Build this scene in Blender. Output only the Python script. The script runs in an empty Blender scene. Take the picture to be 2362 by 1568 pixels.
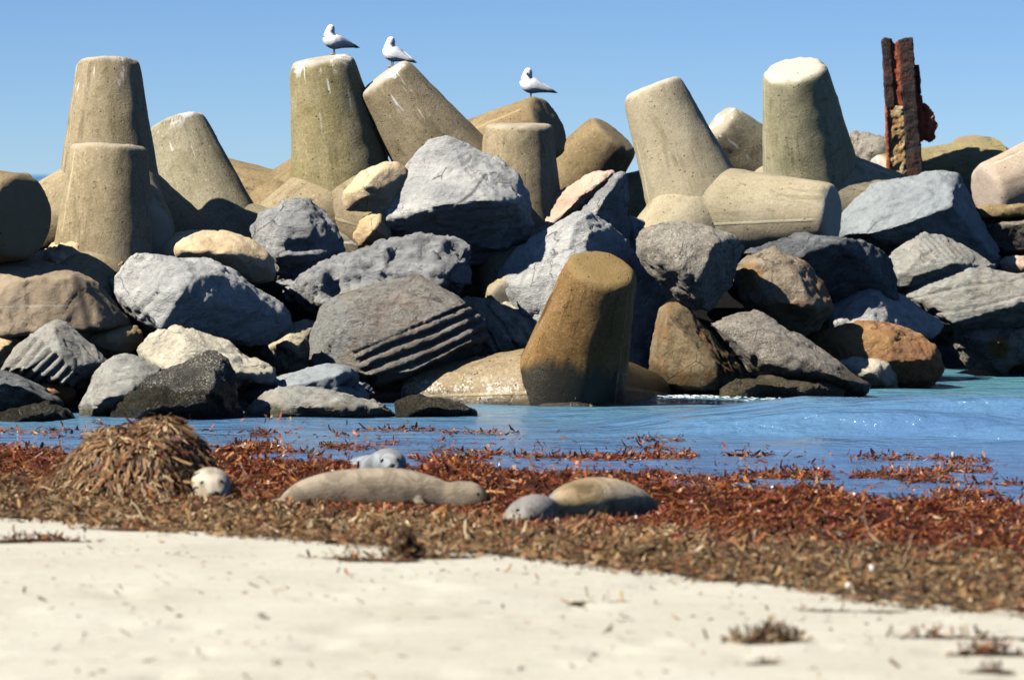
import bpy, bmesh, math, random
import numpy as np
from mathutils import Vector, Matrix, noise
random.seed(7)
rng = np.random.default_rng(11)
SC = bpy.context.scene
COL = SC.collection

# ------------------------------------------------------------------ camera, sky, sun, exposure
F, HX, HY, CAMZ = 9440.0, 1180.5, 402.0, 2.2      # focal length and horizon in reading units (picture 2361 wide)
cam_d = bpy.data.cameras.new('camera')
cam = bpy.data.objects.new('camera', cam_d); COL.objects.link(cam)
cam.location = (0, 0, CAMZ); cam.rotation_euler = (math.pi/2, 0, 0)
cam_d.sensor_width = 36; cam_d.lens = 36*F/2361
cam_d.shift_y = -(784-HY)/2361
cam_d.clip_start = 0.5; cam_d.clip_end = 20000
cam_d.dof.use_dof = True; cam_d.dof.focus_distance = 38.0; cam_d.dof.aperture_fstop = 3.2
SC.camera = cam

SUN_AZ, SUN_EL = math.radians(60), math.radians(45)   # azimuth to the left of the line from scene to camera
sunv = Vector((-math.sin(SUN_AZ)*math.cos(SUN_EL), -math.cos(SUN_AZ)*math.cos(SUN_EL), math.sin(SUN_EL)))
w = bpy.data.worlds.new('World'); SC.world = w; w.use_nodes = True
wn = w.node_tree
sky = wn.nodes.new('ShaderNodeTexSky'); sky.sky_type = 'NISHITA'; sky.sun_disc = False
sky.sun_elevation = SUN_EL; sky.sun_rotation = math.atan2(sunv.x, sunv.y)
sky.air_density = 0.47; sky.dust_density = 0.0; sky.ozone_density = 9.0; sky.altitude = 0
bg = wn.nodes['Background']; bg.inputs[1].default_value = 0.063
wn.links.new(sky.outputs[0], bg.inputs[0])
sl = bpy.data.lights.new('sun', 'SUN'); sl.energy = 5.0; sl.angle = math.radians(0.53); sl.color = (1.0, 0.955, 0.87)
so = bpy.data.objects.new('sun', sl); COL.objects.link(so)
so.rotation_euler = sunv.to_track_quat('Z', 'Y').to_euler(); so.location = (-20, -10, 30)
SC.view_settings.view_transform = 'Standard'; SC.view_settings.look = 'None'
SC.view_settings.exposure = 0.72; SC.view_settings.gamma = 1.0
SC.cycles.use_denoising = True
SC.cycles.max_bounces = 6; SC.cycles.diffuse_bounces = 0

def P(x, y, Y):                                   # reading units + distance -> place
    return Vector(((x-HX)/F*Y, Y, CAMZ-(y-HY)/F*Y))

# ------------------------------------------------------------------ material helpers
def newmat(name):
    m = bpy.data.materials.new(name); m.use_nodes = True
    nt = m.node_tree
    b = nt.nodes['Principled BSDF']
    return m, nt, b
class G:
    def __init__(s, nt): s.nt = nt
    def n(s, t, **kw):
        nd = s.nt.nodes.new(t)
        for k, v in kw.items(): setattr(nd, k, v)
        return nd
    def put(s, sock, v):
        if v is None: return
        if hasattr(v, 'is_output') or isinstance(v, bpy.types.NodeSocket): s.nt.links.new(v, sock)
        else: sock.default_value = v
    def math(s, op, a, b=None, c=None, clamp=False):
        nd = s.n('ShaderNodeMath', operation=op); nd.use_clamp = clamp
        for i, v in enumerate((a, b, c)): s.put(nd.inputs[i], v)
        return nd.outputs[0]
    def mix(s, f, a, b, mode='MIX'):
        nd = s.n('ShaderNodeMix', data_type='RGBA', blend_type=mode); nd.clamp_result = False
        s.put(nd.inputs[0], f)
        for i, v in ((6, a), (7, b)):
            s.put(nd.inputs[i], (*v, 1) if isinstance(v, tuple) and len(v) == 3 else v)
        return nd.outputs[2]
    def noise(s, vec, scale, detail=5, rough=.55, dist=0):
        nd = s.n('ShaderNodeTexNoise'); s.put(nd.inputs['Vector'], vec)
        nd.inputs['Scale'].default_value = scale; nd.inputs['Detail'].default_value = detail
        nd.inputs['Roughness'].default_value = rough; nd.inputs['Distortion'].default_value = dist
        return nd.outputs[0]
    def voro(s, vec, scale, feature='F1', rnd=1.0):
        nd = s.n('ShaderNodeTexVoronoi', feature=feature); s.put(nd.inputs['Vector'], vec)
        nd.inputs['Scale'].default_value = scale; nd.inputs['Randomness'].default_value = rnd
        return nd.outputs[0]
    def ramp(s, f, stops):
        nd = s.n('ShaderNodeValToRGB'); s.put(nd.inputs[0], f)
        cr = nd.color_ramp
        while len(cr.elements) > len(stops): cr.elements.remove(cr.elements[-1])
        while len(cr.elements) < len(stops): cr.elements.new(.5)
        for e, (p, c) in zip(cr.elements, stops):
            e.position = p; e.color = (*c, 1) if len(c) == 3 else c
        return nd.outputs[0]
    def step(s, f, lo, hi, a=0., b=1.):
        nd = s.n('ShaderNodeMapRange'); nd.interpolation_type = 'SMOOTHSTEP'
        s.put(nd.inputs[0], f); nd.inputs[1].default_value = lo; nd.inputs[2].default_value = hi
        nd.inputs[3].default_value = a; nd.inputs[4].default_value = b
        return nd.outputs[0]
    def vec(s, scale=(1,1,1), rnd=True):
        tc = s.n('ShaderNodeTexCoord'); v = tc.outputs['Object']
        if rnd:
            oi = s.n('ShaderNodeObjectInfo')
            a = s.n('ShaderNodeVectorMath', operation='MULTIPLY_ADD')
            s.put(a.inputs[0], oi.outputs['Random']); a.inputs[1].default_value = (37., 61., 83.)
            s.put(a.inputs[2], v); v = a.outputs[0]
        if scale != (1,1,1):
            m = s.n('ShaderNodeVectorMath', operation='MULTIPLY'); s.put(m.inputs[0], v)
            m.inputs[1].default_value = scale; v = m.outputs[0]
        return v
    def bump(s, h, strength, dist, normal=None):
        nd = s.n('ShaderNodeBump'); nd.inputs['Strength'].default_value = strength
        nd.inputs['Distance'].default_value = dist; s.put(nd.inputs['Height'], h)
        if normal is not None: s.put(nd.inputs['Normal'], normal)
        return nd.outputs[0]
    def math_vec(s, vec, f, k):
        a = s.n('ShaderNodeVectorMath', operation='MULTIPLY_ADD'); s.put(a.inputs[0], f); a.inputs[1].default_value = (k, k, k); s.put(a.inputs[2], vec)
        return a.outputs[0]
    def worldz(s):
        g = s.n('ShaderNodeNewGeometry'); x = s.n('ShaderNodeSeparateXYZ')
        s.nt.links.new(g.outputs['Position'], x.inputs[0]); return x.outputs[2]

MATS = {}
def rockmat(name, cols, scale=2.2, band=None, speck=.25, dark=.25, barn=0., wet=.12, bump=.5, gran=38, rust=0., rough=.85):
    m, nt, b = newmat(name); g = G(nt)
    v = g.vec(band or (1, 1, 1))
    v0 = g.vec()
    big = g.noise(v, scale, 7, .62, .6)
    cols = [tuple(min(.75, q*k_) for q, k_ in zip(c, (1.36, 1.33, 1.27))) for c in cols]
    n = len(cols)
    col = g.ramp(big, [(.28+.44*i/(n-1), c) for i, c in enumerate(cols)])
    fine = g.noise(v, gran, 5, .7)
    fine2 = g.noise(v0, gran*.35, 4, .65)
    col = g.mix(g.step(fine, .54, .72, 0, speck), col, tuple(min(.8, c*1.75+.05) for c in cols[-1]))
    col = g.mix(g.step(fine, .46, .30, 0, dark), col, tuple(c*.33 for c in cols[0]))
    col = g.mix(g.step(fine2, .50, .30, 0, dark*1.1), col, tuple(c*.42 for c in cols[0]))
    mid = g.noise(v, 8.5, 9, .78, .8)
    col = g.mix(g.step(mid, .47, .30, 0, min(1, dark*2.0)), col, tuple(c*.38 for c in cols[0]))
    col = g.mix(g.step(mid, .55, .70, 0, min(1, speck*1.8)), col, tuple(min(.75, c*1.45+.03) for c in cols[-1]))
    edge = g.voro(g.math_vec(v0, mid, .25), 2.3, 'DISTANCE_TO_EDGE')
    crack = g.math('MULTIPLY', g.step(edge, .012, .002), g.step(big, .50, .58))
    col = g.mix(g.math('MULTIPLY', crack, .75), col, tuple(c*.2 for c in cols[0]))
    if rust:
        r = g.noise(v0, 2.6, 5, .6, .4)
        col = g.mix(g.step(r, .48, .62, 0, rust), col, (.36, .15, .045))
    if barn:
        bn = g.noise(v0, 3.2, 4, .6); sp = g.voro(v0, 34)
        sp2 = g.voro(v0, 75)
        msk = g.math('MULTIPLY', g.step(sp, .34, .20), g.step(bn, .42, .60))
        msk2 = g.math('MULTIPLY', g.step(sp2, .30, .2), g.step(bn, .36, .52))
        msk = g.math('MAXIMUM', msk, msk2)
        col = g.mix(g.math('MULTIPLY', msk, barn), col, (.62, .58, .50))
    st = g.n('ShaderNodeAttribute', attribute_name='stain')
    col = g.mix(st.outputs['Alpha'], col, st.outputs['Color'])
    z = g.math('ADD', g.worldz(), g.math('MULTIPLY', g.noise(v0, 5, 4), -.35))
    wetm = g.step(z, wet-.14, wet-.26)
    col = g.mix(wetm, col, g.mix(1.0, col, (.32, .30, .22), 'MULTIPLY'))
    g.put(b.inputs['Base Color'], col)
    g.put(b.inputs['Roughness'], g.math('MULTIPLY_ADD', wetm, .3-rough, rough))
    b.inputs['Specular IOR Level'].default_value = .3
    h = g.math('ADD', g.math('MULTIPLY', fine, .45), g.math('ADD', g.math('MULTIPLY', fine2, .8), g.math('MULTIPLY', mid, 1.3)))
    h = g.math('SUBTRACT', h, g.math('MULTIPLY', crack, .6))
    g.put(b.inputs['Normal'], g.bump(h, min(1, bump*1.15), .06))
    MATS[name] = m
    return m
rockmat('grey_gneiss', [(.17,.175,.18), (.25,.255,.26), (.33,.335,.335), (.40,.40,.385)], 1.6, (1,1,2.2), .35, .28, wet=.2, bump=.8)
rockmat('pale_gneiss', [(.24,.245,.245), (.31,.315,.31), (.38,.38,.37), (.45,.445,.42)], 1.4, (1,1,2.0), .3, .28, wet=.2, bump=.6)
rockmat('blue_stone', [(.165,.185,.20), (.215,.24,.255), (.275,.295,.305)], 1.3, (1,1,1.6), .2, .22, wet=.1, bump=.45)
rockmat('dark_gneiss', [(.07,.075,.08), (.13,.14,.15), (.20,.21,.22), (.30,.315,.32)], 1.8, (1,1.5,2.4), .25, .5, wet=.2, bump=.9)
rockmat('beige_granite', [(.36,.26,.15), (.46,.35,.22), (.54,.43,.28)], 2.5, None, .35, .22, wet=.05, bump=.35, gran=55)
rockmat('cream_stone', [(.34,.31,.24), (.45,.41,.32), (.53,.49,.39)], 1.8, (1,1,1.6), .25, .3, wet=.15, bump=.6)
rockmat('olive_cream', [(.28,.26,.17), (.40,.36,.25), (.48,.42,.30)], 2.2, None, .3, .4, wet=.15, bump=.6, rust=.35)
rockmat('brown_slab', [(.17,.13,.09), (.225,.175,.12), (.29,.23,.16)], 1.2, None, .12, .2, wet=.0, bump=.3)
rockmat('tan_stone', [(.34,.24,.12), (.42,.31,.18), (.48,.37,.23)], 1.8, None, .15, .2, wet=.1, bump=.4)
rockmat('brown_rock', [(.16,.125,.085), (.24,.19,.135), (.31,.26,.20)], 2.0, None, .35, .3, wet=.1, bump=.7, rust=.45)
rockmat('speckled_grey', [(.21,.185,.15), (.30,.27,.225), (.38,.35,.30)], 2.2, None, .6, .42, wet=.05, bump=.8, gran=42)
rockmat('rusty_rock', [(.20,.105,.06), (.30,.16,.075), (.42,.24,.11)], 2.0, None, .3, .4, wet=.12, bump=.7, rust=.4)
rockmat('barnacle_dark', [(.035,.034,.030), (.065,.062,.052), (.12,.115,.095)], 2.2, None, .25, .4, barn=.85, wet=.35, bump=.9)
rockmat('barnacle_grey', [(.14,.12,.10), (.22,.195,.165), (.34,.31,.265)], 2.4, None, .5, .45, barn=.9, wet=.3, bump=.9)
rockmat('striped_grey', [(.20,.20,.18), (.28,.28,.255), (.37,.365,.33)], 2.0, (1,1,3.5), .35, .4, wet=.12, bump=.6, rust=.12)
rockmat('pink_stone', [(.40,.27,.20), (.48,.34,.26), (.54,.41,.33)], 2.0, (1,1,2.), .2, .22, wet=.0, bump=.5)
rockmat('mossy_brown', [(.11,.085,.045), (.18,.135,.075), (.23,.18,.11)], 2.4, (1.4,1.4,.7), .25, .4, wet=.3, bump=.6, rust=.5)
rockmat('brown_gneiss', [(.17,.155,.135), (.25,.235,.21), (.33,.315,.285)], 1.8, (1,1.3,2.0), .4, .38, wet=.12, bump=.9, rust=.15)
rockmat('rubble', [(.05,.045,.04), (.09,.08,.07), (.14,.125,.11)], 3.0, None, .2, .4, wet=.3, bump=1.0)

def concretemat(name, cols, guano=0., tide=None, tipcol=None, bump=.3, streak=.5, mott=.5, barn=False):
    m, nt, b = newmat(name); g = G(nt)
    cols = [(c[0]*1.12, c[1]*1.08, c[2]*1.0) for c in cols]
    v = g.vec(); vs = g.vec((1.0, 1.0, .16))
    vst = g.vec((1., 1., .05))
    big = g.noise(v, 2.0, 6, .6, .3)
    st = g.noise(vs, 4.2, 6, .65, .2)
    f = g.math('ADD', g.math('MULTIPLY', big, .5), g.math('MULTIPLY', st, .5))
    n = len(cols)
    col = g.ramp(f, [(.34+.32*i/(n-1), c) for i, c in enumerate(cols)])
    agg = g.noise(v, 36, 5, .8)
    col = g.mix(g.step(agg, .55, .68, 0, mott*1.1), col, tuple(min(.7, c*1.7+.05) for c in cols[-1]))
    col = g.mix(g.step(agg, .46, .34, 0, mott*1.3), col, tuple(c*.45 for c in cols[0]))
    mid = g.noise(v, 7, 8, .75, .5)
    col = g.mix(g.step(mid, .53, .68, 0, .6), col, tuple(c*.48 for c in cols[0]))
    dst = g.noise(g.vec((1., 1., .09)), 6.5, 5, .7, .2)
    col = g.mix(g.step(dst, .54, .66, 0, streak), col, tuple(c*.50 for c in cols[0]))
    pal = g.noise(g.vec((1., 1., .3)), 3.1, 6, .7, .6)
    col = g.mix(g.step(pal, .58, .70, 0, .4), col, tuple(min(.6, c*1.35) for c in cols[-1]))
    tc = g.n('ShaderNodeTexCoord'); xyz = g.n('ShaderNodeSeparateXYZ'); nt.links.new(tc.outputs['Object'], xyz.inputs[0])
    lz = xyz.outputs[2]
    tipn = g.math('ADD', lz, g.math('MULTIPLY', g.noise(v, 6, 4), .08))
    if tipcol:
        col = g.mix(g.step(tipn, 1.47, 1.53, 0, .85), col, tipcol)
    if guano:
        gs = g.noise(vst, 11, 3, .6, .15)
        drip = g.math('MULTIPLY', g.step(gs, .655, .70), g.step(lz, .55, 1.3))
        pat = g.noise(v, 4.0, 4, .6, .5)
        patch = g.math('MULTIPLY', g.step(pat, .56, .62), g.step(lz, 1.28, 1.47))
        msk = g.math('MAXIMUM', drip, patch)
        col = g.mix(g.math('MULTIPLY', msk, guano), col, (.72, .69, .62))
    rough = .85
    if barn:
        zz = g.math('ADD', g.worldz(), g.math('MULTIPLY', g.noise(v, 8, 5, .7), .25))
        bm_ = g.math('MULTIPLY', g.step(zz, .42, .28), g.math('MAXIMUM', g.math('MULTIPLY', g.step(g.voro(v, 40), .50, .30), g.step(g.noise(v, 7, 4, .7), .44, .54)), g.step(g.noise(v, 11, 6, .75), .54, .62)))
        col = g.mix(g.math('MULTIPLY', bm_, .9), col, (.66,.62,.53))
    if tide is not None:
        z = g.math('ADD', g.worldz(), g.math('MULTIPLY', g.math('SUBTRACT', st, .5), .5))
        tm = g.step(z, tide+.12, tide-.06)
        col = g.mix(tm, col, (.028, .024, .016))
        rough = g.math('MULTIPLY_ADD', tm, -.45, .7)
    g.put(b.inputs['Base Color'], col); g.put(b.inputs['Roughness'], rough)
    b.inputs['Specular IOR Level'].default_value = .25
    pit = g.math('MULTIPLY', g.step(g.voro(v, 13), .16, .08), g.step(mid, .42, .55))
    col = g.mix(g.math('MULTIPLY', pit, .8), col, tuple(c*.25 for c in cols[0]))
    seam = g.math('MULTIPLY', g.math('MULTIPLY', g.step(lz, 1.42, 1.36), g.step(g.math('ABSOLUTE', g.math('ADD', xyz.outputs[0], g.math('MULTIPLY', mid, .02))), .020, .008)), g.step(big, .40, .52))
    col = g.mix(g.math('MULTIPLY', seam, .5), col, tuple(min(.6, c*1.5) for c in cols[-1]))
    g.put(b.inputs['Base Color'], col)
    h = g.math('ADD', g.math('MULTIPLY', agg, .35), g.math('ADD', g.math('MULTIPLY', mid, .7), g.math('MULTIPLY', st, .5)))
    h = g.math('ADD', g.math('SUBTRACT', h, pit), g.math('MULTIPLY', seam, .35))
    g.put(b.inputs['Normal'], g.bump(h, bump*1.4, .035))
    MATS[name] = m
concretemat('concrete_tan', [(.22,.175,.105), (.30,.245,.155), (.37,.31,.21)], guano=.0, tipcol=(.42,.36,.27))
concretemat('concrete_tan_guano', [(.20,.165,.10), (.285,.235,.15), (.35,.29,.20)], guano=.9, tipcol=(.47,.41,.33))
concretemat('concrete_olive', [(.20,.165,.07), (.275,.235,.125), (.33,.29,.19)], guano=.9, tipcol=(.46,.41,.33))
concretemat('concrete_grey', [(.20,.175,.115), (.265,.24,.165), (.31,.29,.21)], guano=.85, tipcol=(.40,.35,.26), mott=.6)
concretemat('concrete_pale', [(.29,.25,.165), (.35,.305,.215), (.40,.355,.26)], tipcol=(.50,.46,.36), mott=.35)
concretemat('concrete_white_tip', [(.245,.225,.13), (.305,.285,.185), (.35,.33,.23)], tipcol=(.60,.54,.43), mott=.4)
concretemat('concrete_brown', [(.15,.11,.055), (.215,.16,.085), (.28,.22,.13)], tipcol=(.30,.23,.13))
concretemat('concrete_pink', [(.33,.26,.20), (.39,.31,.24), (.45,.37,.30)], tipcol=(.45,.37,.30))
concretemat('concrete_algae', [(.135,.075,.022), (.215,.13,.05), (.30,.195,.095)], tide=.34, tipcol=(.27,.185,.07), bump=.5, streak=.9)
concretemat('concrete_barnacle', [(.19,.14,.075), (.26,.20,.12), (.33,.27,.18)], tide=.02, bump=.5, mott=.6, barn=True)

# ------------------------------------------------------------------ object helpers
def tag(o, label=None, cat=None, group=None, kind=None):
    if label: o['label'] = label
    if cat: o['category'] = cat
    if group: o['group'] = group
    if kind: o['kind'] = kind
    return o
def link(name, me, mat=None, parent=None, loc=None):
    o = bpy.data.objects.new(name, me); COL.objects.link(o)
    if mat is not None:
        me.materials.append(MATS[mat] if isinstance(mat, str) else mat)
    if parent is not None: o.parent = parent
    if loc is not None: o.location = loc
    return o
def empty(name, loc):
    o = bpy.data.objects.new(name, None); COL.objects.link(o); o.location = loc; o.empty_display_size = .1
    return o
def mesh_from(name, verts, faces, smooth=True):
    me = bpy.data.meshes.new(name); me.from_pydata([tuple(v) for v in verts], [], [tuple(f) for f in faces]); me.update()
    if smooth: me.polygons.foreach_set('use_smooth', np.ones(len(me.polygons), bool))
    return me
def remeshed(me, voxel, smooth=0, sfac=.5):
    o = bpy.data.objects.new('tmp', me); COL.objects.link(o)
    r = o.modifiers.new('r', 'REMESH'); r.mode = 'VOXEL'; r.voxel_size = voxel; r.use_smooth_shade = True
    if smooth:
        s = o.modifiers.new('s', 'SMOOTH'); s.factor = sfac; s.iterations = smooth
    dg = bpy.context.evaluated_depsgraph_get()
    out = bpy.data.meshes.new_from_object(o.evaluated_get(dg))
    bpy.data.objects.remove(o); bpy.data.meshes.remove(me)
    return out
def getco(me):
    a = np.empty(len(me.vertices)*3); me.vertices.foreach_get('co', a); return a.reshape(-1, 3)
def getno(me):
    a = np.empty(len(me.vertices)*3); me.vertices.foreach_get('normal', a); return a.reshape(-1, 3)
def setco(me, a):
    me.vertices.foreach_set('co', np.ascontiguousarray(a, dtype=np.float64).ravel()); me.update()
def color_attr(me, name, arr):
    at = me.color_attributes.new(name, 'FLOAT_COLOR', 'POINT')
    at.data.foreach_set('color', np.ascontiguousarray(arr, dtype=np.float32).ravel())
def seg_dist(p, a, b):
    ab = b-a; t = np.clip(((p-a)@ab)/(ab@ab), 0, 1)
    return np.linalg.norm(p-(a+t[:, None]*ab), axis=1)

# ------------------------------------------------------------------ large setting: ground, sea, dark gap mound
def shoreY(X): return 28.4-0.86*X
def wrackY(X): return 20.4-1.05*X+1.0*np.exp(-((X+.25)/1.1)**2)
def tideY(X): return 40.4+0.80*X
def fbm(x, y, s, seed=0, octv=4):
    out = np.zeros(np.shape(x)); amp = 1.
    r = np.random.default_rng(seed)
    for k in range(octv):
        for j in range(4):
            a = r.uniform(0, 2*math.pi); ph = r.uniform(0, 6.28); fr = s*(2**k)*r.uniform(.7, 1.3)
            out += amp*np.sin((x*math.cos(a)+y*math.sin(a))*fr*6.28+ph)/4
        amp *= .55
    return out
DENTS = [(random.uniform(-2.6, 2.6), random.uniform(13.5, 20.), random.uniform(.05, .13), random.uniform(.008, .028)) for _ in range(70)]
def groundz(X, Y):
    t = shoreY(X)-Y
    z = np.where(t > 0, .50*(1-np.exp(-np.maximum(t, 0)*.075)), t*.06)
    z = np.maximum(z, -1.6)
    for k in range(70):
        dx_, dy_, rr, dp = DENTS[k]
        z = z-dp*np.exp(-(((X-dx_)/rr)**2+((Y-dy_)/(rr*1.5))**2)**1.3)+dp*.35*np.exp(-(((X-dx_-rr)/rr)**2+((Y-dy_)/(rr*1.5))**2))
    near = np.clip((t-4)/4, 0, 1)
    return z + near*(.012*fbm(X, Y, .35, 3)+.006*fbm(X, Y, 1.6, 5, 3))
def axis(*segs):
    out = []
    for a, b, n in segs: out += list(np.linspace(a, b, n, endpoint=False))
    out.append(segs[-1][1]); return np.array(out)
def sheet(name, xs, ys, zf):
    X, Yg = np.meshgrid(xs, ys); Z = zf(X, Yg)
    V = np.stack([X, Yg, Z], -1).reshape(-1, 3)
    nx, ny = len(xs), len(ys)
    i = np.arange(nx*ny).reshape(ny, nx)
    Fc = np.stack([i[:-1, :-1], i[:-1, 1:], i[1:, 1:], i[1:, :-1]], -1).reshape(-1, 4)
    me = bpy.data.meshes.new(name); me.from_pydata(V.tolist(), [], Fc.tolist()); me.update()
    me.polygons.foreach_set('use_smooth', np.ones(len(me.polygons), bool))
    return me
# sand
m, nt, b = newmat('sand'); g = G(nt); v = g.vec(rnd=False)
f1 = g.noise(v, 1.1, 6, .6); f2 = g.noise(v, 14, 5, .7); f3 = g.noise(v, 90, 2, .6)
c = g.ramp(f1, [(.3, (.47,.435,.345)), (.55, (.525,.497,.405)), (.75, (.555,.53,.44))])
c = g.mix(g.step(f2, .56, .72, 0, .6), c, (.36,.30,.215))
c = g.mix(g.step(f3, .62, .72, 0, .35), c, (.34,.29,.22))
wz = g.math('ADD', g.worldz(), g.math('MULTIPLY', f1, .05))
c = g.mix(g.step(wz, .14, .03), c, (.20,.16,.105))
g.put(b.inputs['Base Color'], c); b.inputs['Roughness'].default_value = .95; b.inputs['Specular IOR Level'].default_value = .15
g.put(b.inputs['Normal'], g.bump(g.math('ADD', f2, g.math('MULTIPLY', f3, .4)), .35, .03))
MATS['sand'] = m
me = sheet('beach', axis((-400,-30,10), (-30,-6,40), (-6,6,240), (6,30,40), (30,400,11)),
           axis((-200,0,10), (0,12,20), (12,32,260), (32,60,30), (60,400,10)), groundz)
tag(link('sand_beach', me, 'sand'), 'pale cream sand beach sloping down to the seaweed bank', 'beach', kind='structure')
# sea
def wavez(X, Y):
    z = .015*fbm(X*.5, Y, .45, 21)+.008*fbm(X*.4, Y, 1.5, 22, 3)
    crest = 34.9-.22*(X-3.0)
    env = np.clip((X-.3)/2.2, 0, 1)**1.2*np.exp(-np.maximum(X-7, 0)**2/8)
    d = Y-crest
    z = z+env*.33*(.9+.2*fbm(X, Y*0, .25, 77, 2))*np.exp(-np.where(d < 0, (d/.62)**2, (d/1.6)**2))+env*.040*np.sin((Y+.45*X)*8.5+1.2*np.sin(X*1.3))*np.exp(-((d+.9)/1.0)**2)
    d2 = Y-(33.2-.25*(X-3)); z = z+env*.05*np.exp(-(d2/.35)**2)
    d3 = Y-(37.6+.1*X); z = z+.04*np.exp(-(d3/.6)**2)*np.clip((X+1)/2, 0, 1)
    fade = np.clip((90-Y)/40, 0, 1)
    return z*fade
m, nt, b = newmat('sea_water'); g = G(nt)
v = g.vec((.42, 1., 1.), False)
w1 = g.noise(v, 2.8, 5, .6, .5); w2 = g.noise(v, 8, 4, .65, .3)
pos = g.n('ShaderNodeNewGeometry'); sx = g.n('ShaderNodeSeparateXYZ'); nt.links.new(pos.outputs['Position'], sx.inputs[0])
deep = g.step(sx.outputs[1], 30, 46)
big = g.noise(g.vec((.35, 1, 1), False), .8, 4, .5)
c = g.mix(deep, (.09,.175,.33), (.11,.29,.34))
c = g.mix(g.step(big, .45, .65, 0, .5), c, (.075,.15,.32))
far = g.step(sx.outputs[1], 60, 200)
c = g.mix(far, c, (.02,.16,.30))
g.put(b.inputs['Base Color'], c); b.inputs['Roughness'].default_value = .12; b.inputs['IOR'].default_value = 1.33
w0 = g.noise(g.vec((.22, 1., 1.), False), 1.0, 4, .6, .6)
h = g.math('ADD', g.math('MULTIPLY', w0, 2.6), g.math('ADD', g.math('MULTIPLY', w1, 1.0), g.math('MULTIPLY', w2, .5)))
g.put(b.inputs['Normal'], g.bump(h, .85, .12))
MATS['sea_water'] = m
me = sheet('sea', axis((-6000,-60,14), (-60,-9,20), (-9,9,230), (9,60,20), (60,6000,15)),
           axis((22,27,20), (27,42,330), (42,60,60), (60,300,30), (300,9000,30)), wavez)
tag(link('sea', me, 'sea_water'), 'blue rippled sea between the beach and the breakwater', 'water', kind='structure')
# dark rubble mound, added below the boulders so that the gaps show dark
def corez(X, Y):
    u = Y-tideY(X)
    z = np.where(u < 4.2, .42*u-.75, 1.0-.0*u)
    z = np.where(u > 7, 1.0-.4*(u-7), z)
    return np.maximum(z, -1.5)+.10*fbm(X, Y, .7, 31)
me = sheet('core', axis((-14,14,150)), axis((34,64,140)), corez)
tag(link('dark_gap_mound', me, 'rubble'), 'dark rubble mound added to fill the shaded gaps of the breakwater with dark', 'rubble', kind='structure')

# ------------------------------------------------------------------ tetrapods
def leg_mesh(seed, r0=.56, r1=.325, L=1.5, nseg=64, bev=.085):
    prof = [(r0+.02, -.12)]
    for i in range(22):
        s = i/21*(L-bev); prof.append((r0+(r1-r0)*s/L, s))
    for k in range(1, 6):
        a = k/5*math.pi/2; prof.append((r1+bev*.12-bev*(1-math.cos(a)), L-bev+bev*math.sin(a)))
    rl = prof[-1][0]
    for q in (.75, .5, .25): prof.append((rl*q, L+.004))
    V = []; Fc = []
    for r, s in prof:
        for j in range(nseg):
            a = 2*math.pi*j/nseg; V.append((r*math.cos(a), r*math.sin(a), s))
    for i in range(len(prof)-1):
        for j in range(nseg):
            k = (j+1) % nseg; Fc.append((i*nseg+j, i*nseg+k, (i+1)*nseg+k, (i+1)*nseg+j))
    V.append((0, 0, L+.004)); t = len(V)-1; i = len(prof)-1
    for j in range(nseg): Fc.append((i*nseg+j, i*nseg+(j+1) % nseg, t))
    me = mesh_from('leg', V, Fc); co = getco(me); no = getno(me)
    off = Vector((seed*7.3, seed*3.1, seed*5.7))
    d = np.clip(np.hypot(co[:, 0], co[:, 1])/.2, 0, 1)*np.array([.007*noise.fractal(Vector(c)*1.6+off, .9, 2., 3)+.007*noise.fractal(Vector(c)*6+off, .8, 2., 3) for c in co])
    rim = np.exp(-((co[:, 2]-L)/.07)**2)*np.array([max(0, noise.fractal(Vector(c)*7+off*2, .8, 2., 3)+.1) for c in co])
    rad = np.hypot(co[:, 0], co[:, 1]); rim = rim*np.clip((rad/r1-.72)/.2, 0, 1)
    d -= rim*.022
    setco(me, co+no*d[:, None])
    return me
LEGS = {}
def leg_data(var, mat, r1):
    k = (var, mat, r1)
    if k not in LEGS:
        me = leg_mesh(var+r1*10, r1=r1, r0=max(.56, r1+.17)); me.materials.append(MATS[mat]); LEGS[k] = me
    return LEGS[k]
def tetra_dirs(A, B):
    A = Vector(A).normalized(); B = Vector(B); B = (B-A*B.dot(A)).normalized()
    C = A.cross(B)
    out = [A]
    for k in range(3):
        a = 2*math.pi*k/3
        out.append(-A/3+(B*math.cos(a)+C*math.sin(a))*(math.sqrt(8)/3))
    return out
TG = 'concrete tetrapods of the breakwater'
TET = {}
def tetrapod(key, c, Y, A, B, s, mats, label, r1=.325, roll=0, keep=(0,1,2,3)):
    root = empty('tetrapod', P(c[0], c[1], Y)); root.scale = (s, s, s)
    tag(root, label, 'tetrapod', TG)
    for i, d in enumerate(tetra_dirs(A, B)):
        if i not in keep: continue
        mt = mats if isinstance(mats, str) else mats[min(i, len(mats)-1)]
        o = bpy.data.objects.new('leg', leg_data((len(TET)+i*2) % 5, mt, r1 if i == 0 else .325)); COL.objects.link(o)
        o.parent = root
        q = d.to_track_quat('Z', 'Y')
        o.rotation_mode = 'QUATERNION'; o.rotation_quaternion = q @ Matrix.Rotation(1.3*i+len(TET)*.9+roll, 3, 'Z').to_quaternion()
    TET[key] = root
    return root
tetrapod('t0', (-222,582), 42.0, (.85,.05,.32), (-.3,.3,1), 1.0, 'concrete_brown', 'brown tetrapod leg at the left edge, behind the dark shaded one')
tetrapod('t1', (-185,505), 39.4, (.72,-.66,.02), (-.6,.2,.8), 1.0, 'concrete_brown', 'dark tetrapod cut by the left picture edge, blunt leg end in shade', r1=.40)
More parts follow.
